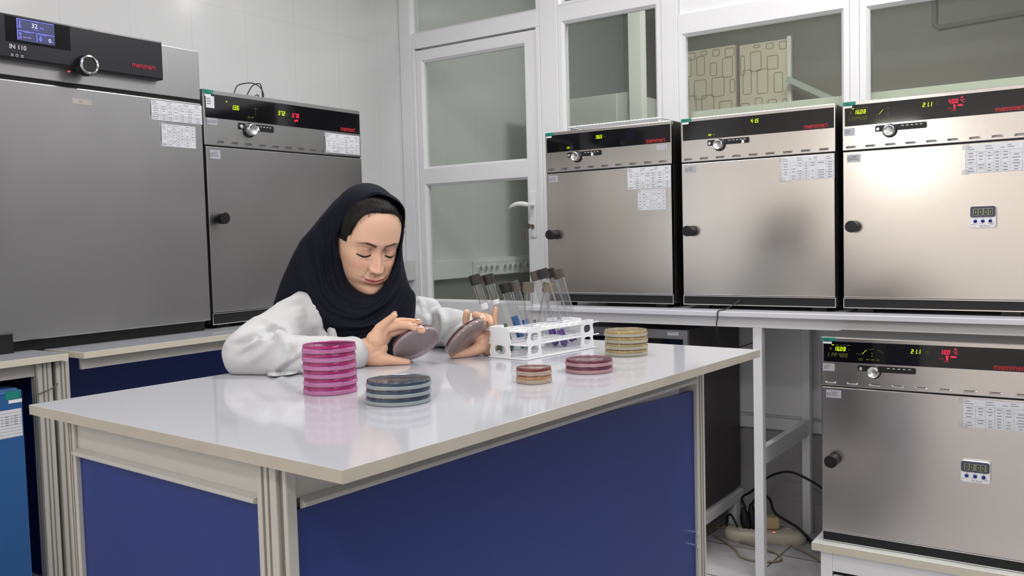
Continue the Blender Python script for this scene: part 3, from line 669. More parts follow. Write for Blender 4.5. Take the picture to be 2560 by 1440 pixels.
# ------------------------------------------------------------------ island table
TC = (1.965, -2.407); TR_ = math.radians(-3.5898); TZ = .990
it = thing('island_table', 'large white topped work table with blue side panels in the middle', 'table', (TC[0], TC[1], 0), TR_)
hx, hy = .3934, .5975
mesh_obj('worktop', MB().box(-hx, hx, -hy, hy, TZ-.0165, TZ), M_lam, it, bevel=.0008)
eb = MB(); eb.box(-hx, hx, -hy-.0010, -hy-.0002, TZ-.0163, TZ-.0003); mesh_obj('edge_band', eb, M_edge, it)
eb = MB(); eb.box(hx+.0002, hx+.0010, -hy-.0010, hy, TZ-.0163, TZ-.0003); mesh_obj('edge_band', eb, M_edge, it)
zt_ = TZ-.0168
FX, FY = .262, -.5785                       # planes of the long and the short side
def ipost(x0, x1, y0, y1, faces): return profile_leg('leg', it, x0, x1, y0, y1, 0, zt_, faces)
ipost(-.308, -.283, FY, FY+.045, ('y0',)); ipost(.202, .243, FY, FY+.045, ('y0',))
ipost(FX-.008, FX, FY+.001, FY+.018, ()); ipost(FX-.045, FX, .555, .594, ('x1',)); ipost(-.337, -.288, .545, .588, ())
mesh_obj('leg_gap', MB().box(.2432, FX-.0082, FY+.006, FY+.018, 0, zt_), M_alud, it)  # filler strip, the dark of the gap put into its colour
mesh_obj('apron', MB().box(-.2825, .2015, FY+.006, FY+.020, .917, zt_), M_alu, it)
mb = MB(); mb.prism([(0, 0), (-.0115, .004), (-.0115, .010), (0, .014)], (.484, 0, 0), (-.2825, FY+.006, .9115), (0, 1, 0), (0, 0, 1)); mesh_obj('trim', mb, M_alu, it, bevel=.001)
mesh_obj('side_panel', MB().box(-.2825, .2015, FY+.008, FY+.018, .10, .911), M_blue, it)
mesh_obj('apron', MB().box(FX-.020, FX-.006, FY+.0185, .5545, .925, zt_), M_alu, it)
mb = MB(); mb.prism([(0, 0), (.010, .004), (.010, .010), (0, .016)], (0, 1.104, 0), (FX-.006, FY+.026, .9095), (1, 0, 0), (0, 0, 1)); mesh_obj('trim', mb, M_alu, it, bevel=.001)
mb = MB(); mb.prism([(FY+.0185, .10), (.554, .10), (.554, .893), (.10, .909), (FY+.0185, .909)], (.010, 0, 0), (FX-.018, 0, 0), (0, 1, 0), (0, 0, 1)); mesh_obj('side_panel', mb, M_blue, it)
for z in (.545, .575): mesh_obj('hinge_screw', MB().cyl((FX-.008, .536, z), (FX+.006, .536, z), .003, n=12), M_chrome, it)

# ------------------------------------------------------------------ dark incubator under the counter
uo = thing('under_counter_oven', 'old dark sided steel oven under the counter behind the yellow dishes', 'oven', (1.13, -.60, .10))
mesh_obj('casing', MB().box(0, .56, .02, .545, .055, .780), mat('brown grey casing', rgb(66, 62, 62), .45), uo, bevel=.003)
fr = MB(); fr.box(0, .56, 0, .0195, .745, .781); fr.box(0, .02, 0, .0195, .06, .745); fr.box(.54, .56, 0, .0195, .06, .745); fr.box(.02, .54, 0, .0195, .06, .10)
mesh_obj('front_frame', fr, M_steel2, uo, bevel=.002)
mesh_obj('display_panel', MB().box(.02, .54, .004, .0195, .66, .745), M_glasspanel, uo)
mesh_obj('door', MB().box(.02, .54, .002, .0195, .10, .659), M_steel2, uo)
small_label(uo, .478, .772, .045, .013, -.0008, M_white, lines=1)
for x in (.03, .50):
    for yy in (.05, .48): mesh_obj('foot', MB().box(x, x+.04, yy, yy+.04, .040, .0545), M_black, uo)
us = thing('oven_stand', 'low white stand carrying the old oven under the counter', 'stand', (1.12, -.62, 0))
for x in (.0, .545): mesh_obj('rail', MB().box(x, x+.035, 0, .57, .095, .139), M_frame, us, bevel=.002)
for yy in (0, .535): mesh_obj('rail', MB().box(.0355, .5445, yy, yy+.035, .095, .139), M_frame, us, bevel=.002)
for x in (.0, .545):
    for yy in (.02, .48): mesh_obj('leg', MB().box(x, x+.035, yy, yy+.045, 0, .0945), M_frame, us, bevel=.002)

# low bench under the lower incubator
be = thing('low_bench', 'low white bench at lower right carrying the lower incubator', 'bench', (2.245, -.94, 0))
mesh_obj('worktop', MB().box(0, .68, 0, .66, .240, .2650), mat('bench top', rgb(214, 216, 212), .3), be, bevel=.002)
mesh_obj('edge_band', MB().box(.001, .679, -.0012, -.0002, .2405, .2645), M_edge2, be)
mesh_obj('leg', MB().box(.025, .060, .012, .05, 0, .2395), M_frame, be, bevel=.002); mesh_obj('leg', MB().box(.62, .655, .012, .05, 0, .2395), M_frame, be, bevel=.002)
mesh_obj('leg', MB().box(.025, .060, .60, .64, 0, .2395), M_frame, be, bevel=.002); mesh_obj('leg', MB().box(.62, .655, .60, .64, 0, .2395), M_frame, be, bevel=.002)
mesh_obj('apron', MB().box(.0605, .6195, .016, .030, .178, .2395), M_frame, be); mesh_obj('drawer_front', MB().box(.0625, .6175, .012, .028, .06, .166), M_frame, be, bevel=.002)
mesh_obj('gap', MB().box(.0605, .6195, .024, .030, .05, .177), M_grille, be)

# ------------------------------------------------------------------ small things on the incubators
def timer(label, loc, w, h, rt=0.0):
    t = thing('digital_timer', label, 'timer', loc, 0, 'digital timers'); t.rotation_euler = (0, rt, 0)
    mb = MB(); mb.prism(rrect(0, w, 0, h, .008), (0, .016, 0), (0, -.016, 0)); mesh_obj('body', mb, M_white, t, bevel=.0015)
    mb = MB(); mb.prism(rrect(.0008, w-.0008, h*.49, h-.0008, .006), (0, .001, 0), (0, -.0168, 0)); mesh_obj('bezel', mb, mat('timer slate', rgb(74, 76, 92), .4), t)
    mesh_obj('screen', MB().box(w*.12, w*.88, -.0174, -.0168, h*.57, h*.88), mat('lcd grey green', rgb(128, 134, 116), .3), t)
    mb = MB(); seg7(mb, '00', h*.24, w*.16, h*.605, -.0177, slant=.05, t=.14, gap=.55); seg7(mb, '00', h*.24, w*.55, h*.605, -.0177, slant=.05, t=.14, gap=.55)
    for z in (.67, .77): mb.box(w*.485, w*.505, -.0178, -.0176, h*z, h*(z+.03))
    mesh_obj('readout', mb, M_inkd, t, fix=False)
    for q in (.21, .50, .79):
        mb = MB(); mb.rev([(.0051, 0), (.0051, .0024), (.0036, .0040), (.0003, .0045)], (w*q, -.016, h*.315), (0, -1, 0), 20); mesh_obj('button', mb, mat('button blue', rgb(24, 24, 130), .25), t)
    mb = MB()
    for q, z, L in ((.18, .445, .08), (.47, .445, .08), (.76, .445, .08), (.02, .16, .13), (.36, .20, .10), (.70, .20, .22), (.80, .15, .14)): mb.quad((w*q, -.0162, h*z), (w*(q+L), -.0162, h*z), (w*(q+L), -.0162, h*(z+.012)), (w*q, -.0162, h*(z+.012)))
    put_text(mb, 'Tip Timer', .0072, w*.36, h*.055, -.0162)
    mesh_obj('lettering', mb, mat('timer print', rgb(60, 60, 80), .5), t, fix=False)
    return t
timer('small blue buttoned timer on the upper right incubator door', (2.652, -.6170, 1.2405), .0715, .068)
timer('small blue buttoned timer on the lower right incubator door', (2.668, -.9105, .5130), .0750, .062)
# white wire shelf lying on the first incubator
wr = thing('wire_rack', 'white wire shelf lying on top of the incubator by the door', 'rack', (1.19, -.606, 1.6722)); zr = .014
mb = MB(); mb.tube([(0, 0, zr), (.405, 0, zr)], .0028, 8); mb.tube([(0, .36, zr), (.405, .36, zr)], .0028, 8); mb.tube([(0, 0, zr), (0, .36, zr)], .0028, 8); mb.tube([(.405, 0, zr), (.405, .36, zr)], .0028, 8)
mb.tube([(0, .18, zr-.003), (.405, .18, zr-.003)], .0028, 8)
for x in (.004, .401):
    for yy in (.004, .356): mb.tube([(x, yy, 0), (x, yy, zr)], .0024, 8)
mesh_obj('frame', mb, M_white, wr)
for k in range(1, 27): x = .405*k/27; mesh_obj('wire', MB().tube([(x, -.004, zr+.003), (x, .364, zr+.003)], .0014, 6), M_white, wr)
def spl(pts, n=8):
    pts = [np.array(p, float) for p in pts]; out = []
    q = [2*pts[0]-pts[1]]+pts+[2*pts[-1]-pts[-2]]
    for i in range(1, len(q)-2):
        for k in range(n):
            t = k/n; a, b, c, d = q[i-1:i+3]; out.append(.5*(2*b+(c-a)*t+(2*a-5*b+4*c-d)*t*t+(3*b-a-3*c+d)*t**3))
    out.append(pts[-1]); return out
ztop = .965+.012+.797
mb = MB()
mb.tube(spl([(.2, -1.47, ztop+.004), (.2, -1.462, ztop+.055), (.2, -1.445, ztop+.090), (.2, -1.41, ztop+.104), (.2, -1.37, ztop+.110), (.2, -1.335, ztop+.100), (.2, -1.318, ztop+.075), (.2, -1.325, ztop+.050), (.2, -1.36, ztop+.046), (.2, -1.40, ztop+.048)]), .0022, 6)
mb.tube(spl([(.2, -1.44, ztop+.003), (.22, -1.42, ztop+.05), (.22, -1.39, ztop+.093), (.22, -1.355, ztop+.108), (.22, -1.342, ztop+.09), (.22, -1.340, ztop+.035), (.22, -1.339, ztop+.003)]), .0022, 6)
mb.tube(spl([(.24, -1.41, ztop+.04), (.24, -1.385, ztop+.058), (.24, -1.375, ztop+.052), (.24, -1.372, ztop+.02), (.24, -1.35, ztop+.004), (.24, -1.32, ztop+.005)]), .0020, 6)
tag(mesh_obj('coiled_wire', mb, mat('dark wire', rgb(40, 40, 42), .5)), 'loop of thin black wire on top of the wide incubator', 'wire')
# thin black cord hanging over the counter edge between the incubators
mb = MB(); mb.tube(spl([(1.905, -.6180, 1.003), (1.885, -.635, .985), (1.862, -.655, .969), (1.853, -.703, .966), (1.851, -.7045, .945), (1.846, -.702, .915), (1.845, -.690, .87), (1.845, -.64, .83), (1.84, -.50, .81), (1.82, -.30, .80), (1.80, -.06, .80)]), .0022, 6)
tag(mesh_obj('cord', mb, MATS['dark wire']), 'thin black cord hanging over the front edge of the counter', 'cord')

# ------------------------------------------------------------------ power strip and cables on the floor
M_cream = mat('aged cream plastic', rgb(216, 208, 190), .35)
ps = thing('power_strip', 'round ended cream power strip on the floor below the counter', 'power strip', (1.862, -.255, 0), .35)
L, W, Hh = .105, .055, .045
def stad(s, n=12): 
    return [(L*(1 if k < n else -1)*1.0+W*s*math.cos(a), W*s*math.sin(a)) for k, a in enumerate([-PI/2+PI*i/(n-1) for i in range(n)]+[PI/2+PI*i/(n-1) for i in range(n)])]
mb = MB(); rings = [(.90, 0), (1.0, .008), (1.0, .028), (.93, .040), (.80, Hh)]; vs = []
for s_, z in rings: vs += [(x, y, z) for x, y in stad(s_)]
n = 24; mb.add(vs, [(i*n+k, i*n+(k+1) % n, (i+1)*n+(k+1) % n, (i+1)*n+k) for i in range(4) for k in range(n)]+[tuple(range(4*n, 5*n)), tuple(range(n))[::-1]], 0, True)
mesh_obj('body', mb, M_cream, ps)
for x in (-.08, -.02, .09): mb = MB(); mb.rev([(.021, 0), (.021, .003), (.018, .004), (.017, .0005), (.001, .0005)], (x, 0, Hh-.001), (0, 0, 1), 20); mesh_obj('socket', mb, M_cream, ps)
mb = MB(); mb.rev([(.009, 0), (.009, .006), (.006, .009), (.0005, .010)], (.035, -.035, .036), (.1, -.6, .8), 14); mesh_obj('indicator_lamp', mb, mat('orange lamp', rgb(255, 90, 50), .3, emit=(1, .12, .04, 1), es=2.5), ps)
for (x, y, h, w_) in ((1.795, -.275, .085, 'black mains plug at the left end of the cream power strip'), (1.825, -.262, .10, 'taller black mains plug nearer the white counter leg')):
    pl = MB(); pl.rev([(.020, 0), (.022, .02), (.020, .05), (.014, h-.02), (.006, h)], (x, y, .046), (-.15, -.1, 1), 16)
    tag(mesh_obj('mains_plug', pl, M_black), w_, 'plug', 'black plugs in the power strip')
ad = MB(); ad.box(-.028, .028, -.024, .024, 0, .05); tag(mesh_obj('adapter', ad, mat('yellowed plastic', rgb(212, 192, 146), .4), loc=(1.885, -.235, .047), rotz=.5, bevel=.010, seg=3), 'yellowed square plug adapter on the power strip', 'adapter')
M_cab = mat('black cable', rgb(14, 14, 15), .45); M_cabc = mat('cream cable', rgb(150, 138, 112), .5)
def cable(pts, r, m, label): return tag(mesh_obj('cable', (lambda b: (b.tube(spl(pts), r, 8), b)[1])(MB()), m), label, 'cable')
cable([(1.795, -.285, .128), (1.775, -.275, .165), (1.80, -.23, .185), (1.85, -.16, .235), (1.92, -.12, .255), (2.0, -.10, .225), (2.10, -.09, .17), (2.25, -.08, .12), (2.45, -.09, .01)], .005, M_cab, 'black cable arching behind the counter leg toward the lower incubator')
cable([(1.815, -.272, .145), (1.84, -.25, .18), (1.875, -.235, .165), (1.90, -.235, .11), (1.99, -.245, .07), (2.08, -.25, .008), (2.2, -.25, .006), (2.4, -.2, .006)], .0055, M_cab, 'black cable running down from the plug to the floor at right')
cable([(1.97, -.16, .008), (2.05, -.2, .007), (2.13, -.20, .007), (2.3, -.3, .007)], .006, M_cab, 'short black cable lying on the floor beside the bench')
cable([(1.765, -.30, .05), (1.73, -.28, .09), (1.70, -.25, .06), (1.70, -.22, .008), (1.78, -.14, .006), (1.90, -.10, .006)], .0045, M_cab, 'black cable dropping behind the oven stand')
cable([(1.60, -.26, .005), (1.70, -.34, .005), (1.80, -.43, .005), (1.85, -.50, .005), (1.93, -.51, .005), (1.99, -.46, .005), (1.96, -.40, .005), (1.90, -.37, .005), (1.86, -.36, .006), (1.79, -.34, .006)], .004, M_cabc, 'cream cable looped on the floor before the power strip')
cable([(1.985, -.30, .012), (2.05, -.33, .005), (2.14, -.40, .005), (2.28, -.42, .005)], .004, M_cabc, 'cream cable running right along the floor to the bench')
cable([(1.62, -.22, .004), (1.70, -.21, .004), (1.78, -.27, .004)], .004, M_cabc, 'short cream cable on the floor under the oven stand')
# ------------------------------------------------------------------ petri dishes (lying upside down: agar at the top)
def dish_mats(key, agar, body, tint, k):
    a = clear('agar '+key, tuple(min(1, .25+.75*c**.6) for c in agar[:3])+(1,), agar, .86, 1.34, .06)
    return a, clear('dish cover '+key, tint, body, k, 1.45, .05), clear('dish base '+key, tint, body, .07, 1.45, .05)  # agar colour scattered through the clear cover is put into its body colour
def make_dish(label, R, H, mats, loc, group=None, matrix=None, rotz=0.0, agar_h=.0039):
    ag, w, wb = mats
    t = thing('petri_dish', label, 'petri dish', loc, rotz, group)
    if matrix is not None: t.matrix_world = matrix
    r1 = R*.972; e = .0011; hl = H*.53
    lid = MB()   # the wide cover, below, open upward
    lid.rev([(.0005, .0006), (R-.0014, .0006), (R-.0003, .0010), (R, .0022), (R, hl-.0006), (R-.0004, hl), (R-e, hl)], n=64)
    mesh_obj('lid', lid, w, t)
    b = MB()     # the base dish, upside down inside the cover
    b.rev([(.0005, H-.0008), (r1-.003, H-.0008), (r1-.0022, H-.0001), (r1-.0006, H-.0002), (r1, H-.0012), (r1, .0024)], n=64)
    mesh_obj('base', b, wb, t)
    g = MB(); g.rev([(.0005, H-.0016), (r1-.0007, H-.0016), (r1-.0004, H-.0022), (r1-.0004, H-.0016-agar_h), (.0005, H-.0016-agar_h)], n=64)
    mesh_obj('agar', g, ag, t)
    return t
W1 = (1, 1, 1, 1)
mP = dish_mats('magenta', rgb(196, 0, 134), rgb(240, 158, 214), rgb(252, 230, 245), .52)
mB = dish_mats('dark blue', rgb(20, 48, 96), rgb(208, 218, 224), rgb(226, 238, 240), .52)
mV = dish_mats('violet', rgb(112, 18, 78), rgb(236, 196, 204), rgb(246, 226, 230), .52)
mR = dish_mats('dark red', rgb(134, 8, 34), rgb(228, 208, 194), rgb(244, 234, 228), .55)
mC = dish_mats('peach', rgb(222, 178, 132), rgb(232, 212, 190), rgb(246, 238, 230), .52)
mY = dish_mats('straw', rgb(216, 190, 138), rgb(228, 224, 208), rgb(244, 244, 232), .52)
def stack(n, R, H, mats, x, y, group, base, words, jit=.0008):
    r = random.Random(int(x*1000))
    for i in range(n):
        m = mats[i] if isinstance(mats, list) else mats
        make_dish(base % words[i], R, H, m, (x+r.uniform(-jit, jit), y+r.uniform(-jit, jit), TZ+.0002+i*(H+.0002)), group, rotz=r.random()*6)
stack(6, .0467, .01395, mP, 1.915, -2.654, 'magenta petri dishes in a stack', 'magenta petri dish, %s in the tall pink stack', ['the bottom one', 'second from the bottom', 'third from the bottom', 'fourth from the bottom', 'second from the top', 'the top one'])
stack(3, .0531, .01235, mB, 2.087, -2.669, 'dark blue petri dishes in a stack', 'dark blue petri dish, %s of the three stacked blue ones', ['the bottom one', 'the middle one', 'the top one'])
stack(2, .0463, .01275, mV, 2.209, -2.261, 'violet petri dishes in a pair', 'violet petri dish, %s of the pair at the right', ['lower one', 'upper one'])
stack(2, .0322, .01385, [mC, mR], 2.182, -2.414, 'small petri dishes in front of the tube rack', 'small petri dish %s', ['with peach agar, underneath the dark red one', 'with dark red agar on top of the peach one'])
stack(4, .0469, .0135, mY, 2.163, -2.018, 'straw yellow petri dishes in a stack', 'straw yellow petri dish, %s of the yellow stack', ['the bottom one', 'second from the bottom', 'second from the top', 'the top one'])
def held(label, u, v, d, maj, phi, R, H, mats):
    """a dish held on edge: maj = image direction of its long axis, phi = lean of its face away from the lens"""
    mx, my = maj; L = math.hypot(mx, my); mx /= L; my /= L
    e1 = Vector(RT*mx-UP*my); nd = Vector(RT*(-my)-UP*mx)          # nd: across, down-right in the picture
    n = (Vector(-FW)*math.cos(phi)+nd*math.sin(phi)).normalized()   # outward normal of the visible cover
    z = -n; x = e1; y = z.cross(x)
    M_ = Matrix.Identity(4); c = Vector(P(u, v, d))-z*H*.2
    for i in range(3): M_[i][0] = x[i]; M_[i][1] = y[i]; M_[i][2] = z[i]; M_[i][3] = c[i]
    return make_dish(label, R, H, mats, c, 'petri dishes held by the woman', M_, agar_h=.0035), c, x, y, z
mH1 = dish_mats('wine', rgb(120, 8, 40), rgb(214, 204, 208), rgb(232, 222, 226), .55)
mH2 = dish_mats('brown violet', rgb(78, 52, 62), rgb(222, 204, 200), rgb(238, 228, 226), .46)
HD1 = held('wine red petri dish held on edge in her right hand', 1041, 861, 1.880, (103, -64), math.radians(60), .0520, .0150, mH1)
HD2 = held('dark brown petri dish held in her left hand beside the rack', 1168, 846, 1.925, (90, -86), math.radians(70), .0535, .0150, mH2)

# ------------------------------------------------------------------ rack with test tubes
M_rack = mat('rack white plastic', rgb(236, 237, 240), .38)
RKx = Vector((.978, -.209, 0)).normalized(); 
rk_rot = math.radians(-6.5)
rk = thing('test_tube_rack', 'white three tier plastic rack full of slanting test tubes', 'rack', (1.911, -2.178, TZ), rk_rot)
LX, LY = .104, .250
TOPZ = .0605
def holes_plate(name, z0, z1, rad, nx=3, ny=9, over=0.0, yo=0.0):
    """rounded tray with round holes: outer loop and holes bridged on top and bottom through a triangulated fill"""
    bm = bmesh.new(); loops = []
    outer = [(x, y) for x, y in rrect(-over, LX+over, yo-over, LY+over-yo, .010)]
    def ring(pts, z): vs_ = [bm.verts.new((x, y, z)) for x, y in pts]; return vs_, [bm.edges.new((vs_[i], vs_[(i+1) % len(vs_)])) for i in range(len(vs_))]
    cs = []
    for i in range(nx):
        for j in range(ny): cs.append((LX*(i+.5)/nx, .008+(LY-.016)*(j+.5)/ny))
    rings = [outer]+[[(cx+rad*math.cos(2*PI*k/18), cy+rad*math.sin(2*PI*k/18)) for k in range(18)] for cx, cy in cs]
    tops, bots, e = [], [], []
    for r_ in rings: v_, ed = ring(r_, z1); tops.append(v_); e += ed
    bmesh.ops.triangle_fill(bm, use_beauty=True, edges=e)
    e = []
    for r_ in rings: v_, ed = ring(r_, z0); bots.append(v_); e += ed
    bmesh.ops.triangle_fill(bm, use_beauty=True, edges=e)
    for a, b in zip(tops, bots):
        n = len(a)
        for i in range(n): bm.faces.new((a[i], a[(i+1) % n], b[(i+1) % n], b[i]))
    bmesh.ops.recalc_face_normals(bm, faces=bm.faces)
    me = bpy.data.meshes.new(name); bm.to_mesh(me); bm.free(); me.materials.append(M_rack)
    o = bpy.data.objects.new(name, me); COL.objects.link(o); o.parent = rk
    return o
holes_plate('tray', .0578, TOPZ, .0126); holes_plate('tray', .0298, .0322, .0126, over=.003)
base = MB(); base.prism(rrect(-.004, LX+.004, -.004, LY+.004, .010), (0, 0, .0026), (0, 0, .0004), (1, 0, 0), (0, 1, 0))
mesh_obj('base', base, M_rack, rk, bevel=.0006)
def side_plate(w, twin, solid):
    """wavy edged plate with an oval window; x across, y up; returns outline and window"""
    H_ = .0655; n = 26; L_, R__ = [], []
    for i in range(n+1):
        t = i/n; wv = .0016*math.cos(t*2*PI*2.5+.4)
        L_.append((0+wv+.0012, .001+H_*t)); R__.append((w-wv-.0012, .001+H_*t))
    win = []
    wz0, wz1 = (.009, .0285) if solid else (.011, .0285)
    m = w*(.20 if not solid else .22)
    for i in range(20):
        a = 2*PI*i/20; c = math.cos(a); s_ = math.sin(a)
        win.append((w/2+(w/2-m)*(abs(c)**.6)*(1 if c >= 0 else -1), (wz0+wz1)/2+(wz1-wz0)/2*(abs(s_)**.75)*(1 if s_ >= 0 else -1)))
    wins = [win]
    if twin: wins.append([(x, y+.0275) for x, y in win])
    return R__+[(w*.5, .001+H_+.0015)]+L_[::-1], wins
def add_plate(o, ex, w, twin=True, solid=False, th=.0030, name='side_plate'):
    o = Vector(o); ex = Vector(ex).normalized(); nrm = ex.cross(Vector((0, 0, 1))).normalized()
    outer, wins = side_plate(w, twin, solid)
    bm = bmesh.new(); sets = []
    for off in (0, th):
        e = []; rr_ = []
        for lp in [outer]+wins:
            vs_ = [bm.verts.new(o+ex*x+Vector((0, 0, y))+nrm*off) for x, y in lp]; rr_.append(vs_)
            e += [bm.edges.new((vs_[i], vs_[(i+1) % len(vs_)])) for i in range(len(vs_))]
        bmesh.ops.triangle_fill(bm, use_beauty=True, edges=e); sets.append(rr_)
    for a, b in zip(*sets):
        n = len(a)
        for i in range(n): bm.faces.new((a[i], a[(i+1) % n], b[(i+1) % n], b[i]))
    bmesh.ops.recalc_face_normals(bm, faces=bm.faces)
    me = bpy.data.meshes.new(name); bm.to_mesh(me); bm.free(); me.materials.append(M_rack)
    ob = bpy.data.objects.new(name, me); COL.objects.link(ob); ob.parent = rk
    for dx, dy in ((0.0045, 0), (w-.0045, 0)):      # pegs
        pg = MB(); q = o+ex*dx+nrm*th; pg.cyl(q+Vector((0, 0, .060)), q+Vector((0, 0, .060))+nrm*.002, .0030, n=14); mesh_obj('peg', pg, M_rack, ob)
    return ob
add_plate((.006, -.0002, 0), (1, 0, 0), .058, False, True)              # broad plate on the short near side
add_plate((.006, LY+.003, 0), (1, 0, 0), .058, False, True)
for yy in (.006, .195):                                                # tall windowed plates on the long side
    add_plate((LX+.0002, yy, 0), (0, 1, 0), .046, True)
    add_plate((-.0032, yy, 0), (0, 1, 0), .046, True)
for o_, v_ in (((-.014, .012), (-.001, .012)),):
    pass
for z in (.0585, .0300):
    mesh_obj('lip', MB().box(-.016, -.0035, .004, .014, z, z+.0022), M_rack, rk); mesh_obj('lip', MB().box(LX-.0005, LX+.0035, LY-.010, LY+.012, z, z+.0022), M_rack, rk)
M_glass = clear('test tube glass', (.965, .97, .975, 1), rgb(220, 222, 224), .006, 1.5, .01, refl=1.8, fpow=2.6)
def tube(label, cap, bot, liq, lev, capcol, zb=.0035, ribs=True, mark=None, dd=0.0):
    """cap/bot in sight-line coordinates; the tube leans between the base tray and its cap"""
    b = Vector(on(bot[0], bot[1], 2, TZ+zb)); db = (b-Vector(CAM)).dot(Vector(FW))
    c = Vector(P(cap[0], cap[1], db+dd)); ax = (c-b).normalized(); L = (c-b).length
    q = Vector((0, 0, 1)).rotation_difference(ax)
    t = thing('test_tube', label, 'test tube', b, 0, 'test tubes in the white rack'); t.rotation_mode = 'QUATERNION'; t.rotation_quaternion = q
    R = .0098; cl = .023; n = 28
    prof = [(R*math.sin(a), R-R*math.cos(a)) for a in np.linspace(.02, PI/2, 8)]
    g = MB(); g.rev(prof+[(R, L-cl*.4)], n=n); g.rev([(max(.0004, (R-.0011)*math.sin(a)), R-(R-.0011)*math.cos(a)) for a in np.linspace(.02, PI/2, 8)]+[(R-.0011, L-cl*.4)], n=n)
    mesh_obj('glass', g, M_glass, t)
    if liq:
        lv = None; best = 9
        for k in range(200):     # liquid level along the axis
            p = b+ax*(L*k/200); w = (p-Vector(CAM)); vv = 720-FPX*w.dot(Vector(UP))/w.dot(Vector(FW))
            if abs(vv-lev) < best: best = abs(vv-lev); lv = L*k/200
        r2 = R-.0014; l = MB(); l.rev([(max(.0004, r2*math.sin(a)), R-r2*math.cos(a)) for a in np.linspace(.02, PI/2, 8)]+[(r2, lv), (r2*.97, lv-.0006), (.0004, lv-.0008)], n=n)
        mesh_obj('liquid', l, liq, t)
    cm = MB(); N = 40; rc = .0128
    prof = [(rc*.80, L-cl*.52), (rc*.98, L-cl*.48), (rc, L-cl*.42), (rc, L+cl*.44), (rc*.93, L+cl*.5), (.0005, L+cl*.5)]
    vs = []
    for i, (r_, h) in enumerate(prof):
        for k in range(N*2): a = PI*k/N; rr_ = r_*(1-(.035 if (k % 2 and ribs and 2 <= i <= 3) else 0)); vs.append((rr_*math.cos(a), rr_*math.sin(a), h))
    m2 = N*2; cm.add(vs, [(i*m2+k, i*m2+(k+1) % m2, (i+1)*m2+(k+1) % m2, (i+1)*m2+k) for i in range(len(prof)-1) for k in range(m2)], 0, False)
    mesh_obj('cap', cm, capcol, t)
    if mark:
        lb = MB(); k0, k1 = mark; N2 = 14
        tc = (Vector(CAM)-b); tc = q.inverted() @ tc; a0 = math.atan2(tc.y, tc.x)
        vs = [((R+.0003)*math.cos(a0-1.1+2.0*i/N2), (R+.0003)*math.sin(a0-1.1+2.0*i/N2), h) for h in (L*k0, L*k1) for i in range(N2+1)]
        lb.add(vs, [(i, i+1, N2+2+i, N2+1+i) for i in range(N2)], 0, True); mesh_obj('sticker', lb, M_tape if k1-k0 > .1 else M_paper, t, fix=False)
    return t
kD = mat('cap charcoal', rgb(44, 40, 40), .5); kB = mat('cap black', rgb(30, 29, 31), .45); kG = mat('cap grey brown', rgb(84, 77, 70), .5); kT = mat('cap olive brown', rgb(102, 95, 80), .5); kL = mat('cap tan', rgb(134, 120, 97), .5)
lG = mat('green liquid', rgb(34, 104, 44), .1, spec=.6); lB = mat('blue liquid', rgb(14, 108, 188), .1, spec=.6); lP = mat('purple liquid', rgb(104, 30, 178), .1, spec=.6)
lW = clear('clear liquid', (.9, .93, .96, 1), rgb(200, 210, 220), .15, 1.33, .01)
tube('test tube with charcoal cap and white mark, leaning furthest left', (1188.5, 699), (1251, 883), lG, 828, kD, mark=(.60, .68), ribs=False)
tube('green test tube with charcoal cap, second from the left', (1222, 698), (1279, 880), lG, 811, kD, mark=(.66, .72), ribs=False)
tube('blue test tube with black cap in front, third from the left', (1263, 720), (1311, 872), lB, 791, kB, ribs=False)
tube('blue test tube with dark grey cap behind the black capped one', (1286, 715), (1334, 869), lB, 799, kG, ribs=False)
tube('upright clear test tube with olive ribbed cap', (1321, 718), (1322, 880), lW, 842, kT)
tube('leaning test tube with brown ribbed cap, rearmost left of the purple ones', (1340, 689), (1391, 865), lP, 820, kG)
tube('purple test tube with dark brown cap in the rear group', (1358, 684), (1414, 866), lP, 824, kD)
tube('purple test tube with black ribbed cap between the brown ones', (1375, 683), (1432, 856), lP, 816, kB)
tube('purple test tube with grey ribbed cap, furthest right', (1396, 684), (1449, 856), lP, 814, kG)
tube('test tube with tan ribbed cap leaning the other way', (1370, 719), (1343, 866), lW, 840, kL)

# ------------------------------------------------------------------ light: ceiling lamps, the photographer's soft box, and lights added to brighten parts
def area(name, loc, target, sx, sy, power, col=(1, 1, 1), spread=None):
    l = bpy.data.lights.new(name, 'AREA'); l.shape = 'RECTANGLE'; l.size = sx; l.size_y = sy; l.energy = power; l.color = col
    if spread: l.spread = spread
    o = bpy.data.objects.new(name, l); COL.objects.link(o); o.location = loc
    d = Vector(target)-Vector(loc); o.rotation_euler = d.to_track_quat('-Z', 'Y').to_euler()
    return o
for i, (x, y, s) in enumerate(((1.25, -1.45, .80), (2.75, -.95, .9), (1.5, -2.95, .20), (3.7, -2.6, .7), (3.15, -4.75, 1.1))):  # the last one is added to brighten the floor and the boards under the counter
    area('ceiling_lamp', (x, y, ZC-.03), (x, y, 0), 1.15, .30, 29*s, (1.0, .985, .97))
area('soft_box', (1.72, -4.30, 1.86), (1.75, -2.2, 1.12), .27, .27, 3.4, (1.0, .96, .92))
area('added_fill_light', (4.2, -3.3, 2.35), (1.7, -2.3, 1.1), .9, .9, 13, (1.0, .97, .94))  # added fill to brighten her face, not a lamp of the room
area('added_rear_wall_light', (1.7, -4.95, 2.0), (1.7, -6.6, .95), 3.2, .6, 84, (1.0, .975, .95))  # added unseen light on the rear wall, brightens what the steel reflects
area('added_next_room_light', (1.8, .28, ZC-.05), (.6, 1.4, .8), .8, .3, 27.0, (1, 1, .95))  # both added, hidden behind the boards to brighten the next room
area('added_next_room_light', (2.9, .28, ZC-.05), (2.7, 1.6, .8), .8, .3, 4.0, (1, 1, .95))
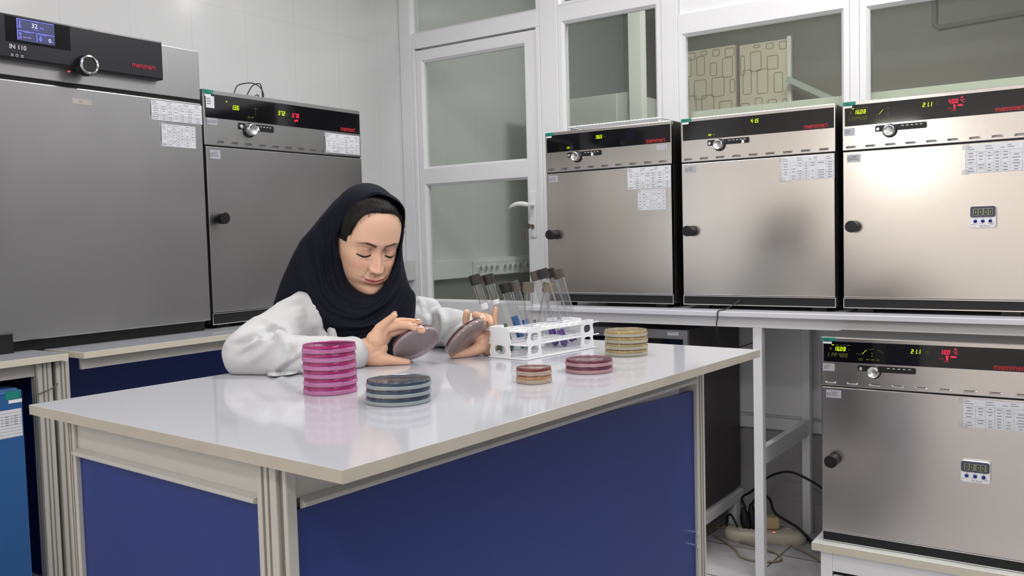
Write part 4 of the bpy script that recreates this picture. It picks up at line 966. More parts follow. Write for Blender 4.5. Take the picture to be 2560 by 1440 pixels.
area('added_ledge_light', (2.3, .20, 1.60), (2.3, .35, 3), 1.6, .04, 3.0, (.95, 1, .85))  # added light hidden under the ledge to make it glow
w = bpy.data.worlds.new('world'); SC.world = w; w.use_nodes = True
w.node_tree.nodes['Background'].inputs[0].default_value = (.9, .93, 1, 1); w.node_tree.nodes['Background'].inputs[1].default_value = .15
# ------------------------------------------------------------------ the woman at the table
from mathutils import noise as mnoise
def blobs(chains, n=14):
    """closed tapered capsules; chains = [[(point, radius), ...], ...]"""
    mb = MB()
    for ch in chains:
        for p, r in ch:
            mb.rev([(max(1e-4, r*math.sin(a)), -r*math.cos(a)) for a in np.linspace(0.01, PI-.01, n//2+2)], p, (0, 0, 1), n)
        for (a, ra), (b, rb) in zip(ch[:-1], ch[1:]):
            a = Vector(a); b = Vector(b)
            if (b-a).length > 1e-5: mb.cyl(a, b, ra, rb, n)
    return mb
def fuse(chains, voxel, smooth=2, n=14):
    o = mesh_obj('tmp', blobs(chains, n), M_white)
    m = o.modifiers.new('r', 'REMESH'); m.mode = 'VOXEL'; m.voxel_size = voxel
    s = o.modifiers.new('s', 'SMOOTH'); s.iterations = smooth; s.factor = .5
    bpy.context.view_layer.update()
    me = bpy.data.meshes.new_from_object(o.evaluated_get(bpy.context.evaluated_depsgraph_get()))
    v = np.empty(len(me.vertices)*3); me.vertices.foreach_get('co', v); v = v.reshape(-1, 3)
    f = [tuple(p.vertices) for p in me.polygons]
    nr = np.empty(len(v)*3); me.vertices.foreach_get('normal', nr); nr = nr.reshape(-1, 3)
    old = o.data; bpy.data.objects.remove(o); bpy.data.meshes.remove(old); bpy.data.meshes.remove(me)
    return v, f, nr
HM = Matrix(((.3785, .4102, .8297, 1.6959), (.9242, -.1173, -.3636, -2.2830), (-.0518, .9044, -.4235, 1.2218), (0, 0, 0, 1)))
HR = np.array([[HM[i][j] for j in range(3)] for i in range(3)]); HO = np.array([HM[i][3] for i in range(3)])
def hp(x, y, z): return HO+HR@np.array([x, y, z])/1000.0      # millimetres in the head's own frame
def G(x, y, cx, cy, sx, sy): return np.exp(-((x-cx)/sx)**2-((y-cy)/sy)**2)
def pw(y, tab):
    """smooth piecewise curve through (y, value)"""
    ys = np.array([t[0] for t in tab], float); vs_ = np.array([t[1] for t in tab], float); o = np.argsort(ys); ys, vs_ = ys[o], vs_[o]
    m = np.gradient(vs_, ys); i = np.clip(np.searchsorted(ys, y)-1, 0, len(ys)-2); h = ys[i+1]-ys[i]; t = np.clip((y-ys[i])/h, 0, 1)
    return (2*t**3-3*t*t+1)*vs_[i]+(t**3-2*t*t+t)*h*m[i]+(-2*t**3+3*t*t)*vs_[i+1]+(t**3-t*t)*h*m[i+1]
WID = [(112, 2), (108, 22), (98, 44), (80, 60), (55, 69), (25, 72), (0, 71), (-20, 69), (-40, 66), (-60, 62.5), (-78, 56), (-92, 46), (-102, 35), (-109, 24), (-114, 14), (-117, 4)]
MID = [(112, -92), (108, -62), (98, -38), (80, -17), (60, -5), (40, 0), (22, 2), (8, -2), (0, -4), (-20, -1), (-40, 2), (-55, 4), (-66, 4), (-78, 0), (-90, 2), (-100, 1), (-107, -5), (-112, -13), (-117, -28)]
def brow_line(ax):      # centre height and half thickness of an eyebrow at |x| mm
    t = np.clip((ax-9)/42, 0, 1)
    return 13.6+8.2*np.sin(PI/2*np.clip(t/.62, 0, 1))-7.0*np.clip((t-.58)/.42, 0, 1)**1.5, 4.2*(1-.22*t)*np.where(t > .5, 1-.72*((t-.5)/.5)**1.1, 1)
def head_surface(x, y, z):
    """features pushed out of the plain head along its own axes"""
    ax = np.abs(x); front = np.clip((z+75)/45, 0, 1); dz = np.zeros_like(x)
    # eye sockets, lids
    dz += -8.5*G(ax, y, 31, 4, 17, 11)-4.5*G(ax, y, 15, 4, 6, 8)
    dz += 6.2*G(ax, y, 31.5, -5.0, 12.5, 8.5)
    lash = -9.6+.012*(ax-31)**2-.11*(ax-31)                      # line where the lids meet, eyes cast down
    inlid = np.clip(1-((ax-31.5)/15.5)**4, 0, 1)
    dz += 1.5*inlid*np.exp(-((y-(lash+1.4))/2.2)**2)-1.9*inlid*np.exp(-((y-(lash-1.6))/1.5)**2)
    dz += -1.3*inlid*np.exp(-((y-(lash+10.5-.006*(ax-31)**2*2))/1.3)**2)   # crease of the upper lid
    dz += 0.8*G(ax, y, 31, -15, 13, 3.5)-1.2*G(ax, y, 27, -20, 12, 4)
    dz += 2.6*G(ax, y, 28, 21, 17, 6)
    # nose
    br = pw(y, [(30, 0), (14, 2.5), (4, 4.5), (-6, 7.8), (-16, 12.0), (-26, 16.6), (-33, 19.2), (-37.5, 20.4), (-42, 17.6), (-45.5, 10.5), (-48, 4.5), (-50.5, 1.0), (-55, 0)])
    sx = pw(y, [(30, 10), (10, 6.6), (0, 5.6), (-16, 6.4), (-28, 8.2), (-36, 9.8), (-44, 10.0), (-55, 9)])
    dz += br*np.exp(-(ax/sx)**2.4)
    dz += 6.6*np.exp(-((ax-11.8)/5.2)**2-((y+39.5)/5.6)**2)
    dz += -2.2*np.exp(-((ax-19.0)/2.4)**2-((y+40)/6)**2)
    dz += -5.0*np.exp(-((ax-7.0)/3.2)**2-((y+47.0)/2.0)**2)
    # mouth
    ml = -67.2+.0085*ax**2-.9*np.exp(-(ax/4.5)**2)
    mw = np.clip(1-(ax/25.0)**2, 0, 1)
    up = 5.4*mw**.6; lo = 7.6*mw**.6
    dz += 3.4*mw**.5*np.exp(-((y-(ml+4.0))/3.6)**2)+4.6*mw**.6*np.exp(-((y-(ml-5.2))/4.2)**2)
    dz += -2.6*np.clip(1-(ax/26.0)**4, 0, 1)*np.exp(-((y-ml)/1.2)**2)
    dz += -1.8*G(ax, y, 27.5, -63.0, 4.0, 4.5)
    dz += -1.0*np.exp(-(ax/2.4)**2-((y+54)/4.5)**2)+.6*np.exp(-((ax-4.2)/1.8)**2-((y+54)/4.5)**2)
    dz += -3.0*G(ax, y, 0, -81, 20, 4.5)+5.0*G(ax, y, 0, -96, 15, 10)
    # cheeks and the smile fold
    dz += 5.6*G(ax, y, 39, -31, 21, 18)+4.0*G(ax, y, 38, -62, 15, 18)
    fx = 17.5+.55*(-41-y)*.9+.010*(-41-y)**2*.5
    dz += -.7*np.exp(-((ax-fx)/3.4)**2)*np.clip((-38-y)/6, 0, 1)*np.clip((y+70)/8, 0, 1)
    dz += -3.5*G(ax, y, 60, 28, 10, 18)
    return dz*front, lash, inlid, ml, up, lo
def build_head():
    ys = np.concatenate([np.linspace(111.8, 60, 46), np.linspace(59, 32, 34)[0:], np.linspace(31.4, -84, 210), np.linspace(-84.8, -116.8, 52)])
    a = np.concatenate([np.linspace(-PI, -PI*.62, 26), np.linspace(-PI*.61, PI*.61, 236), np.linspace(PI*.62, PI, 26)[:-1]])
    A, Y = np.meshgrid(a, ys); w = pw(Y, WID); zm = pw(Y, MID)
    zc = -88.0+np.clip((-60-Y)/57, 0, 1)*34
    back = pw(Y, [(112, 4), (100, 50), (80, 78), (50, 98), (10, 102), (-30, 90), (-60, 62), (-90, 40), (-117, 8)])
    c, s = np.cos(A), np.sin(A)
    X = w*np.sign(s)*np.abs(s)**.92
    Z = np.where(c > 0, zc+(zm-zc)*np.abs(c)**.80, zc-back*np.abs(c)**.9)
    # jaw line tucks back
    dz, lash, inlid, ml, up, lo = head_surface(X, Y, Z)
    Z2 = Z+dz
    nr_, nc = A.shape
    v = np.stack([X, Y, Z2], -1).reshape(-1, 3)
    f = [(i*nc+k, i*nc+(k+1) % nc, (i+1)*nc+(k+1) % nc, (i+1)*nc+k) for i in range(nr_-1) for k in range(nc)]
    # colouring of skin, lips, brows and lashes, with shade of creases put into it
    def L(r, g, b): return np.array([lin(r), lin(g), lin(b)])
    base = L(226, 184, 158); colr = np.tile(base, (nr_, nc, 1)); ax = np.abs(X); fr = Z > -70
    def blend(c_, k): 
        k = np.clip(k, 0, 1)[..., None]; colr[:] = colr*(1-k)+c_*k
    blend(L(214, 150, 128), .45*G(ax, Y, 42, -30, 18, 16)); blend(L(228, 186, 160), .5*G(ax, Y, 0, 45, 40, 22)); blend(L(226, 176, 152), .6*G(ax, Y, 0, -30, 8, 20))
    blend(L(150, 100, 82), fr*.55*inlid*np.clip((Y-lash)/2, 0, 1)*np.clip((lash+14-Y)/8, 0, 1)); blend(L(112, 72, 58), fr*.66*G(ax, Y, 16.5, 3, 6, 8.5)); blend(L(150, 98, 76), fr*.45*G(ax, Y, 19.5, -40, 3.2, 6))  # lid make-up; shade of eye corners and nose crease put into the colour
    mw = np.clip(1-(ax/24.5)**2, 0, 1)
    lip = ((Y < ml+up*1.15*(.80+.20*np.clip(ax/5, 0, 1))) & (Y > ml-lo*1.12) & (ax < 24)).astype(float)*fr
    blend(L(206, 128, 124), .85*lip*np.clip(mw*6, 0, 1)); blend(L(138, 76, 74), fr*.75*(ax < 24)*np.exp(-((Y-ml)/.8)**2))  # lip colour, then the shade between the lips put in as a dark line
    skn = (ax/61.0)**3.2+np.clip((Y+18)/104.0, 0, 9)**3.2
    blend(L(30, 22, 20), np.clip((skn-.955-.55*np.clip((30-Y)/24, 0, 1)*(ax > 40))/.09, 0, 1)*np.clip((Y-4)/8, 0, 1))
    by, bt = brow_line(ax)
    inb = np.clip(1.25-np.abs((Y-by)/np.maximum(bt, .3))**2, 0, 1)*(ax > 8.5)*(ax < 51.5)*np.clip((ax-8.5)/3, .35, 1)
    blend(L(62, 42, 40), fr*.92*np.clip(inb*1.35, 0, 1)*np.clip(1-.6*np.clip((ax-32)/16, 0, 1), 0, 1))
    blend(L(34, 22, 20), fr*np.clip(inlid*3, 0, 1)*np.exp(-((Y-(lash-1.3))/2.7)**2)*.98)
    blend(L(50, 32, 28), fr*.9*np.clip((1-((ax-31.5)/13.5)**2)*2.2, 0, 1)*np.clip((lash+.4-Y)/.8, 0, 1)*np.clip((Y-(lash-4.4*np.sqrt(np.clip(1-((ax-31)/14)**2, 0, 1))))/.9, 0, 1))
    blend(L(60, 36, 30), fr*np.exp(-((ax-7.0)/2.6)**2-((Y+47.2)/1.6)**2)*.85)  # dark of the nostrils put into the skin colour
    for mx_, my_ in ((-30, -73), (-38, -58)): blend(L(120, 78, 62), fr*.8*np.exp(-((X-mx_)/1.1)**2-((Y-my_)/1.1)**2))
    return v, f, colr.reshape(-1, 3), (X, Y, Z2, nr_, nc)
hv, hf, hc, (HX, HY, HZ, hnr, hnc) = build_head()
hw = HO+hv/1000.0@HR.T

# --- hands
def H(u, v, d, r): return (P(u, v, d), r)
hand_r = [
    [H(770, 886, 1.80, .030), H(850, 880, 1.835, .0265), H(900, 880, 1.862, .0255), H(922, 872, 1.870, .0245)],
    [H(918, 885, 1.868, .024), H(936, 864, 1.868, .0245), H(948, 842, 1.868, .0215), H(958, 828, 1.872, .0165)],
    [H(925, 890, 1.866, .0215), H(942, 888, 1.864, .0190), H(955, 870, 1.866, .013)],
    [H(940, 850, 1.862, .0215), H(950, 822, 1.858, 0.0126), H(967, 805, 1.852, 0.0091), H(983, 791.5, 1.846, 0.0074), H(986, 789, 1.845, 0.0069)],
    [H(955, 832, 1.880, .0170), H(972, 812, 1.886, 0.0110), H(1002, 803.5, 1.895, 0.0087), H(1030, 804.5, 1.885, 0.0076), H(1047, 807, 1.876, 0.0067)],
    [H(950, 838, 1.868, .0190), H(968, 820, 1.862, 0.0116), H(998, 812.5, 1.852, 0.0091), H(1022, 813.5, 1.842, 0.0082), H(1037, 819.5, 1.836, 0.0069)],
    [H(955, 845, 1.872, .0180), H(974, 832, 1.872, 0.0110), H(1004, 825, 1.864, 0.0087), H(1034, 822.5, 1.852, 0.0078), H(1056, 826, 1.843, 0.0069)],
    [H(925, 893, 1.866, .0195), H(952, 898, 1.862, .0160), H(980, 901.5, 1.864, 0.0110), H(1003, 905, 1.868, 0.0091), H(1017, 906.5, 1.870, 0.0082)],
]
hand_l = [
    [H(1135, 822, 2.105, .028), H(1160, 826, 2.08, .028), H(1196, 836, 2.035, .0260), H(1212, 844, 2.000, .0250)],
    [H(1212, 846, 1.992, .0265), H(1222, 850, 1.982, .0250), H(1206, 858, 1.975, .0205), H(1222, 868, 1.984, .0205)],
    [H(1210, 850, 1.980, .0200), H(1184, 838, 1.970, 0.0121), H(1168, 820, 1.960, 0.0098), H(1165, 800, 1.955, 0.0086), H(1167, 782, 1.950, 0.0080)],
    [H(1222, 832, 1.985, .0170), H(1204, 802, 1.985, 0.0104), H(1190, 789, 1.975, 0.0097), H(1203, 793, 1.962, 0.0091), H(1209, 800, 1.952, 0.0078)],
    [H(1226, 836, 1.985, .0160), H(1218, 806, 1.990, 0.0100), H(1208, 790, 1.985, 0.0091), H(1222, 796, 1.970, 0.0086), H(1226, 806, 1.960, 0.0074)],
    [H(1232, 842, 1.988, .0155), H(1234, 812, 2.000, 0.0091), H(1236, 790, 2.000, 0.0076), H(1239, 772, 1.996, 0.0063)],
    [H(1212, 862, 1.975, .0185), H(1185, 876, 1.962, 0.0121), H(1160, 884, 1.955, 0.0100), H(1142, 888.5, 1.950, 0.0087), H(1133, 889.5, 1.947, 0.0080)],
]
rv, rf, _ = fuse(hand_r, .0015, 4); lv_, lf, _ = fuse(hand_l, .0017, 4)
SHR, SHL = P(775, 792, 2.00), P(1048, 800, 2.20)
CH = np.array([1.44, -2.165, .985]); PV = np.array([1.30, -2.13, .66])
core = [[(hp(0, -40, -95), .058), (hp(0, -95, -88), .052), (.5*hp(0, -120, -95)+.5*CH, .060), (CH, .10), (.5*(CH+PV), .105), (PV, .125)],
        [(CH+np.array([0, 0, .03]), .085), (SHR, .048), (P(690, 850, 1.91), .042), (P(622, 884, 1.82), .036), (P(770, 886, 1.80), .029)],
        [(CH+np.array([0, 0, .03]), .085), (SHL+np.array([0, 0, -.01]), .042), (P(1062, 830, 2.24), .034), (P(1080, 822, 2.18), .030), (P(1135, 822, 2.11), .027)],
        [(PV+np.array([.03, -.09, -.03]), .080), (np.array([1.70, -2.30, .56]), .062), (np.array([1.66, -2.32, .30]), .050), (np.array([1.63, -2.32, .075]), .036), (np.array([1.76, -2.345, .034]), .030)],
        [(PV+np.array([.03, .09, -.03]), .080), (np.array([1.72, -2.02, .56]), .062), (np.array([1.68, -2.02, .30]), .050), (np.array([1.65, -2.02, .075]), .036), (np.array([1.78, -2.015, .034]), .030)]]
cv, cf, _ = fuse(core, .008, 3)
M_body = mat('skin', rgb(222, 172, 142), .42, spec=.45, sss=.05)
nt = M_body.node_tree; at = nt.nodes.new('ShaderNodeVertexColor'); at.layer_name = 'tone'; nt.links.new(at.outputs['Color'], nt.nodes['Principled BSDF'].inputs['Base Color'])
def hand_tone(v):
    t = np.tile(np.array([lin(222), lin(178), lin(150)]), (len(v), 1)); return t
allv = np.concatenate([hw, rv, lv_, cv]); off = np.cumsum([0, len(hw), len(rv), len(lv_)])
allf = [tuple(i+o for i in f) for fs, o in zip((hf, rf, lf, cf), off) for f in fs]
# keep the arms and hands on the table top, not in it
def local_table(v):
    d = v[:, :2]-np.array(TC); c, s = math.cos(TR_), math.sin(TR_); return d[:, 0]*c+d[:, 1]*s, -d[:, 0]*s+d[:, 1]*c
def rest(v, z=TZ+.0008, lo=.90):
    lx, ly = local_table(v); k = (np.abs(lx) < hx+.002) & (np.abs(ly) < hy+.002) & (v[:, 2] < z) & (v[:, 2] > lo); v[k, 2] = z+.0; return v
allv = rest(allv)
me = bpy.data.meshes.new('person'); me.from_pydata(allv.tolist(), [], allf); me.materials.append(M_body)
me.polygons.foreach_set('use_smooth', [True]*len(me.polygons))
ca = me.color_attributes.new('tone', 'FLOAT_COLOR', 'POINT')
tone = np.concatenate([hc, hand_tone(rv), hand_tone(lv_), hand_tone(cv)]); ca.data.foreach_set('color', np.concatenate([tone, np.ones((len(tone), 1))], 1).ravel())
bm = bmesh.new(); bm.from_mesh(me); bmesh.ops.recalc_face_normals(bm, faces=bm.faces); bm.to_mesh(me); bm.free()
WO = bpy.data.objects.new('person', me); COL.objects.link(WO)
tag(WO, 'person in white coat and navy headscarf bending over the table, holding two petri dishes', 'person')
# --- eyes (a dark sliver under each lowered lid) and lashes
for sx_ in (-1, 1):
    mb = MB(); cx = 31.0*sx_; cc = hp(cx, -9.0, -25.0)
    mb.rev([(.0118*math.sin(a_), -.0118*math.cos(a_)) for a_ in np.linspace(.02, PI-.02, 14)], cc, Vector(HR[:, 2]), 24); mesh_obj('eye', mb, mat('eye dark', rgb(48, 30, 26), .12), WO)
    mb = MB()
    for k in range(16):
        ax_ = 17.5+28.5*k/21; ly = -9.6+.012*(ax_-31)**2-.11*(ax_-31)-.8
        i = np.argmin((HX[:, :].ravel()-sx_*ax_)**2+(HY.ravel()-ly)**2+np.where(HZ.ravel() < -60, 1e6, 0)); z0 = HZ.ravel()[i]
        q = (ax_-29)/17; L_ = 1.2+1.8*max(0, q)
        p0 = hp(sx_*ax_, ly, z0-.2); p1 = hp(sx_*(ax_+q*1.5), ly-1.6, z0+L_*.7); p2 = hp(sx_*(ax_+q*3.2), ly-1.5+max(0, q)*1.4, z0+L_)
        mb.tube([p0, p1, p2], [.0005, .0004, .0001], 5)
    mesh_obj('eyelashes', mb, mat('lash black', rgb(20, 15, 15), .6), WO)
# --- nails
M_nail = mat('nail pink', rgb(246, 212, 198), .25, spec=.5)
def nail(p, d, n, L, w):
    d = Vector(d).normalized(); n = Vector(n); n = (n-d*n.dot(d)).normalized(); s = d.cross(n); mb = MB(); vs = []
    R_, C_ = 7, 7
    for i in range(R_):
        for k in range(C_):
            t = i/(R_-1); q = k/(C_-1)*2-1; ww = w*(1 if .15 < t < .8 else .82)
            vs.append(Vector(p)+d*L*(t-.5)+s*ww*.5*math.sin(q*1.1)/math.sin(1.1)+n*(.0011-.0009*q*q*1.4-.0006*(2*t-1)**4))
    mb.add(vs, [(i*C_+k, i*C_+k+1, (i+1)*C_+k+1, (i+1)*C_+k) for i in range(R_-1) for k in range(C_-1)], 0, True)
    o = mesh_obj('fingernail', mb, M_nail, WO, sharp=False); so = o.modifiers.new('t', 'SOLIDIFY'); so.thickness = .0005
    return o
def nail_at(tip, prev, r, side, L=.0105, w=.0092):
    tip = Vector(tip); d = (tip-Vector(prev)).normalized(); s = Vector(side); s = (s-d*s.dot(d)).normalized()
    nail(tip+s*r*.93, d, s, L, w)
upv = Vector(UP); cmv = Vector(-FW); rtv = Vector(RT)
nail_at(P(987, 788, 1.845), P(967, 805, 1.852), .0076, upv*.9+rtv*.5-cmv*.1); nail_at(P(1046, 806.5, 1.876), P(1030, 804.5, 1.885), .0072, upv*.9+cmv*.3)
nail_at(P(1036, 819, 1.836), P(1022, 813.5, 1.842), .0074, upv*.9+rtv*.5+cmv*.2); nail_at(P(1055, 825.5, 1.843), P(1034, 822.5, 1.852), .0074, upv+cmv*.35)
nail_at(P(1208, 798.5, 1.953), P(1203, 793, 1.962), .0086, cmv+upv*.4, .011, .010)
# --- hair: a shell over the scalp, cut along the hairline
def hair():
    X, Y, Z = HX, HY, HZ; ax = np.abs(X)
    skin = (ax/61.0)**3.2+np.clip((Y+18)/104.0, 0, 9)**3.2
    hairm = (skin > 1.0+.55*np.clip((30-Y)/24, 0, 1)*(ax > 40)) & (Y > 8+2.5*np.sin(Z*1.3)+1.5*np.sin(Z*3.1))
    hairm |= (ax > 58) & (Y > 8) & (Y < 80) & (Z < -40)
    lift = np.clip((skin-1.0)/.35, 0, 1)**.7*2.4+.4; hairm &= (Z > -97)
    c0 = np.array([0, 5, -70.0]); pol = lambda p: (np.arctan2(p[..., 0], p[..., 1]), np.arccos(p[..., 2]/np.linalg.norm(p, axis=-1)))
    ra, rt_ = pol(RIM-c0); oo = np.argsort(ra); ga, gt = pol(np.stack([X, Y, Z], -1)-c0); hairm &= gt < np.interp(ga, ra[oo], rt_[oo], period=2*PI)+.012
    n = np.stack([X/70.0, (Y-10)/100.0, (Z+92)/96.0], -1); n /= np.linalg.norm(n, axis=-1, keepdims=True)
    strands = np.sin(np.arctan2(X, Y+20)*97+np.sin(Y*.07+X*.05)*3)*.22+np.sin(np.arctan2(X, Y+20)*211+Y*.1)*.16
    q = np.stack([X, Y, Z], -1)+n*(lift+strands*np.clip(lift/4, 0, 1))[..., None]
    w_ = HO+q.reshape(-1, 3)/1000.0@HR.T; f = []
    for i in range(hnr-1):
        for k in range(hnc):
            k2 = (k+1) % hnc
            if hairm[i, k] and hairm[i, k2] and hairm[i+1, k] and hairm[i+1, k2]: f.append((i*hnc+k, i*hnc+k2, (i+1)*hnc+k2, (i+1)*hnc+k))
    used = sorted({i for q_ in f for i in q_}); mp = {o: i for i, o in enumerate(used)}
    mb = MB(); mb.add([w_[i] for i in used], [tuple(mp[i] for i in q_) for q_ in f], 0, True)
    # loose strands along the hairline
    r = random.Random(4)
    for k in range(260):
        a_ = math.radians(-78+156*r.random()); x0 = 60*math.sin(a_)*(1.0+.02*r.random()); y0 = -18+104*math.cos(a_)**.62*1.0 if math.cos(a_) > 0 else 0
        i = np.argmin((HX.ravel()-x0)**2+(HY.ravel()-y0)**2+np.where(HZ.ravel() < -75, 1e6, 0)); z0 = HZ.ravel()[i]
        dirx = x0/60.0; p0 = hp(x0, y0-.3-1.6*r.random(), z0+.4); p1 = hp(x0*1.03+dirx*2, y0+5, z0+1.2); p2 = hp(x0*1.06+dirx*5+r.uniform(-2, 2), y0+13, z0-2)
        mb.tube([p0, p1, p2], [.00003, .00009, .00018], 4)
    return mesh_obj('hair', mb, mat('dark brown hair', rgb(15, 12, 11), .48, spec=.25), WO, fix=True, sharp=False)
# --- headscarf: a loft from the rim round the face to the hem
STN = [
 [(951, 487, 1.972), (945, 477, 1.978), (922, 471, 2.010), (888, 478, 2.100), (862, 560, 2.200), (850, 690, 2.27)],
 [(902, 507, 1.962), (893, 498, 1.960), (874, 484, 1.990), (838, 502, 2.070), (800, 590, 2.160), (780, 700, 2.22)],
 [(873, 548, 1.978), (861, 541, 1.970), (838, 528, 1.985), (797, 548, 2.045), (745, 622, 2.100), (705, 730, 2.13)],
 [(855, 605, 1.992), (842, 601, 1.976), (816, 598, 1.980), (770, 600, 2.020), (729, 654, 2.045), (684, 768, 2.05)],
 [(856, 665, 1.996), (843, 668, 1.976), (820, 672, 1.966), (786, 692, 1.962), (758, 738, 1.968), (740, 800, 1.990)],
 [(876, 714, 1.996), (866, 721, 1.974), (850, 737, 1.952), (824, 765, 1.935), (806, 808, 1.935), (812, 880, 1.955)],
 [(918, 741, 1.990), (914, 752, 1.968), (908, 772, 1.948), (896, 805, 1.932), (888, 840, 1.930), (890, 905, 1.965)],
 [(944, 731, 1.996), (949, 742, 1.978), (951, 765, 1.964), (950, 802, 1.958), (950, 842, 1.962), (955, 905, 1.990)],
 [(971, 698, 2.006), (979, 705, 2.000), (986, 728, 2.000), (996, 765, 2.010), (1004, 805, 2.030), (1010, 880, 2.060)],
 [(992, 648, 2.016), (1000, 655, 2.024), (1003, 688, 2.040), (1024, 718, 2.080), (1038, 752, 2.110), (1033, 840, 2.130)],
 [(1003, 590, 2.016), (1007, 600, 2.040), (1004, 650, 2.085), (1012, 704, 2.140), (1030, 735, 2.190), (1024, 830, 2.220)],
 [(1008, 520, 1.992), (1009, 516, 2.012), (1000, 514, 2.060), (990, 560, 2.150), (985, 660, 2.220), (985, 770, 2.27)],
]
def scarf():
    S = np.array([[P(*q) for q in st] for st in STN]); ns, nrg = S.shape[:2]; NT, NK = 240, 84
    def cr(p, t, closed):
        n = len(p); i = np.floor(t).astype(int); f = (t-i)[:, None, None] if p.ndim == 3 else (t-i)[:, None]
        g = (lambda k: p[k % n]) if closed else (lambda k: p[np.clip(k, 0, n-1)])
        a, b, c, d = g(i-1), g(i), g(i+1), g(i+2)
        return .5*(2*b+(c-a)*f+(2*a-5*b+4*c-d)*f*f+(3*b-a-3*c+d)*f**3)
    R1 = cr(S, np.arange(NT)/NT*ns, True)                       # around
    V = cr(np.swapaxes(R1, 0, 1), np.linspace(0, nrg-1-1e-6, NK), False); V = np.swapaxes(V, 0, 1)      # out from the rim
    dt = np.roll(V, -1, 0)-np.roll(V, 1, 0); dk = np.gradient(V, axis=1); N = np.cross(dt, dk); N /= np.linalg.norm(N, axis=-1, keepdims=True)+1e-9
    ctr = V.mean((0, 1)); 
    if ((V-ctr)*N).sum() < 0: N = -N
    th = (np.arange(NT)/NT*ns)[:, None]; kk = np.linspace(0, 1, NK)[None, :]
    ramp = np.clip((kk-.14)/.25, 0, 1)*np.clip((1.12-kk)/.2, 0, 1)
    side = np.exp(-((th-3.6)/1.9)**2)+.55*np.exp(-((th-6.8)/1.6)**2)
    ph = kk*33+1.6*np.sin(th*.9+.4)+.8*np.sin(th*2.1)+th*.55          # drapes hang roughly parallel to the rim
    fold = (1-np.abs(np.sin(ph*.5)))**1.3*2-1
    V = V+N*(ramp*side*(1-.85*np.clip((kk-.45)/.25, 0, 1)*np.exp(-((th-2.6)/1.4)**2))*(.0090*fold*(.65+.35*np.sin(th*1.7+kk*4))+.0018*np.sin(ph*2.3+th*3)))[..., None]
    V = V+N*(.0016*np.exp(-((kk-.02)/.02)**2))[..., None]
    Q = (V-HO)@HR*1000.0; ec = np.array([0, 10, -92.0]); er = np.array([72, 103, 97.0])+(7.0+3.0*np.clip(kk/.12, 0, 1))[..., None]     # the hood clears the skull
    qq = (Q-ec)/er; rr_ = np.linalg.norm(qq, axis=-1, keepdims=True); push = np.ones_like(rr_)
    Q = np.where(rr_ < 1, ec+(Q-ec)*(1+(1/np.maximum(rr_, .3)-1)*push), Q); V = HO+Q/1000.0@HR.T
    global RIM; RIM = Q[:, 0, :]
    vv = rest(V.reshape(-1, 3)); f = [(((i+1) % NT)*NK+k, ((i+1) % NT)*NK+k+1, i*NK+k+1, i*NK+k) for i in range(NT) for k in range(NK-1)]
    mb = MB(); mb.add(vv, f, 0, True)
    o = mesh_obj('headscarf', mb, mat('navy cloth', rgb(15, 17, 30), .8, spec=.18, bump=(900, .15, .0006)), WO, sharp=False)
    so = o.modifiers.new('thick', 'SOLIDIFY'); so.thickness = .0022; so.offset = -1
    return o
scarf()
hair()
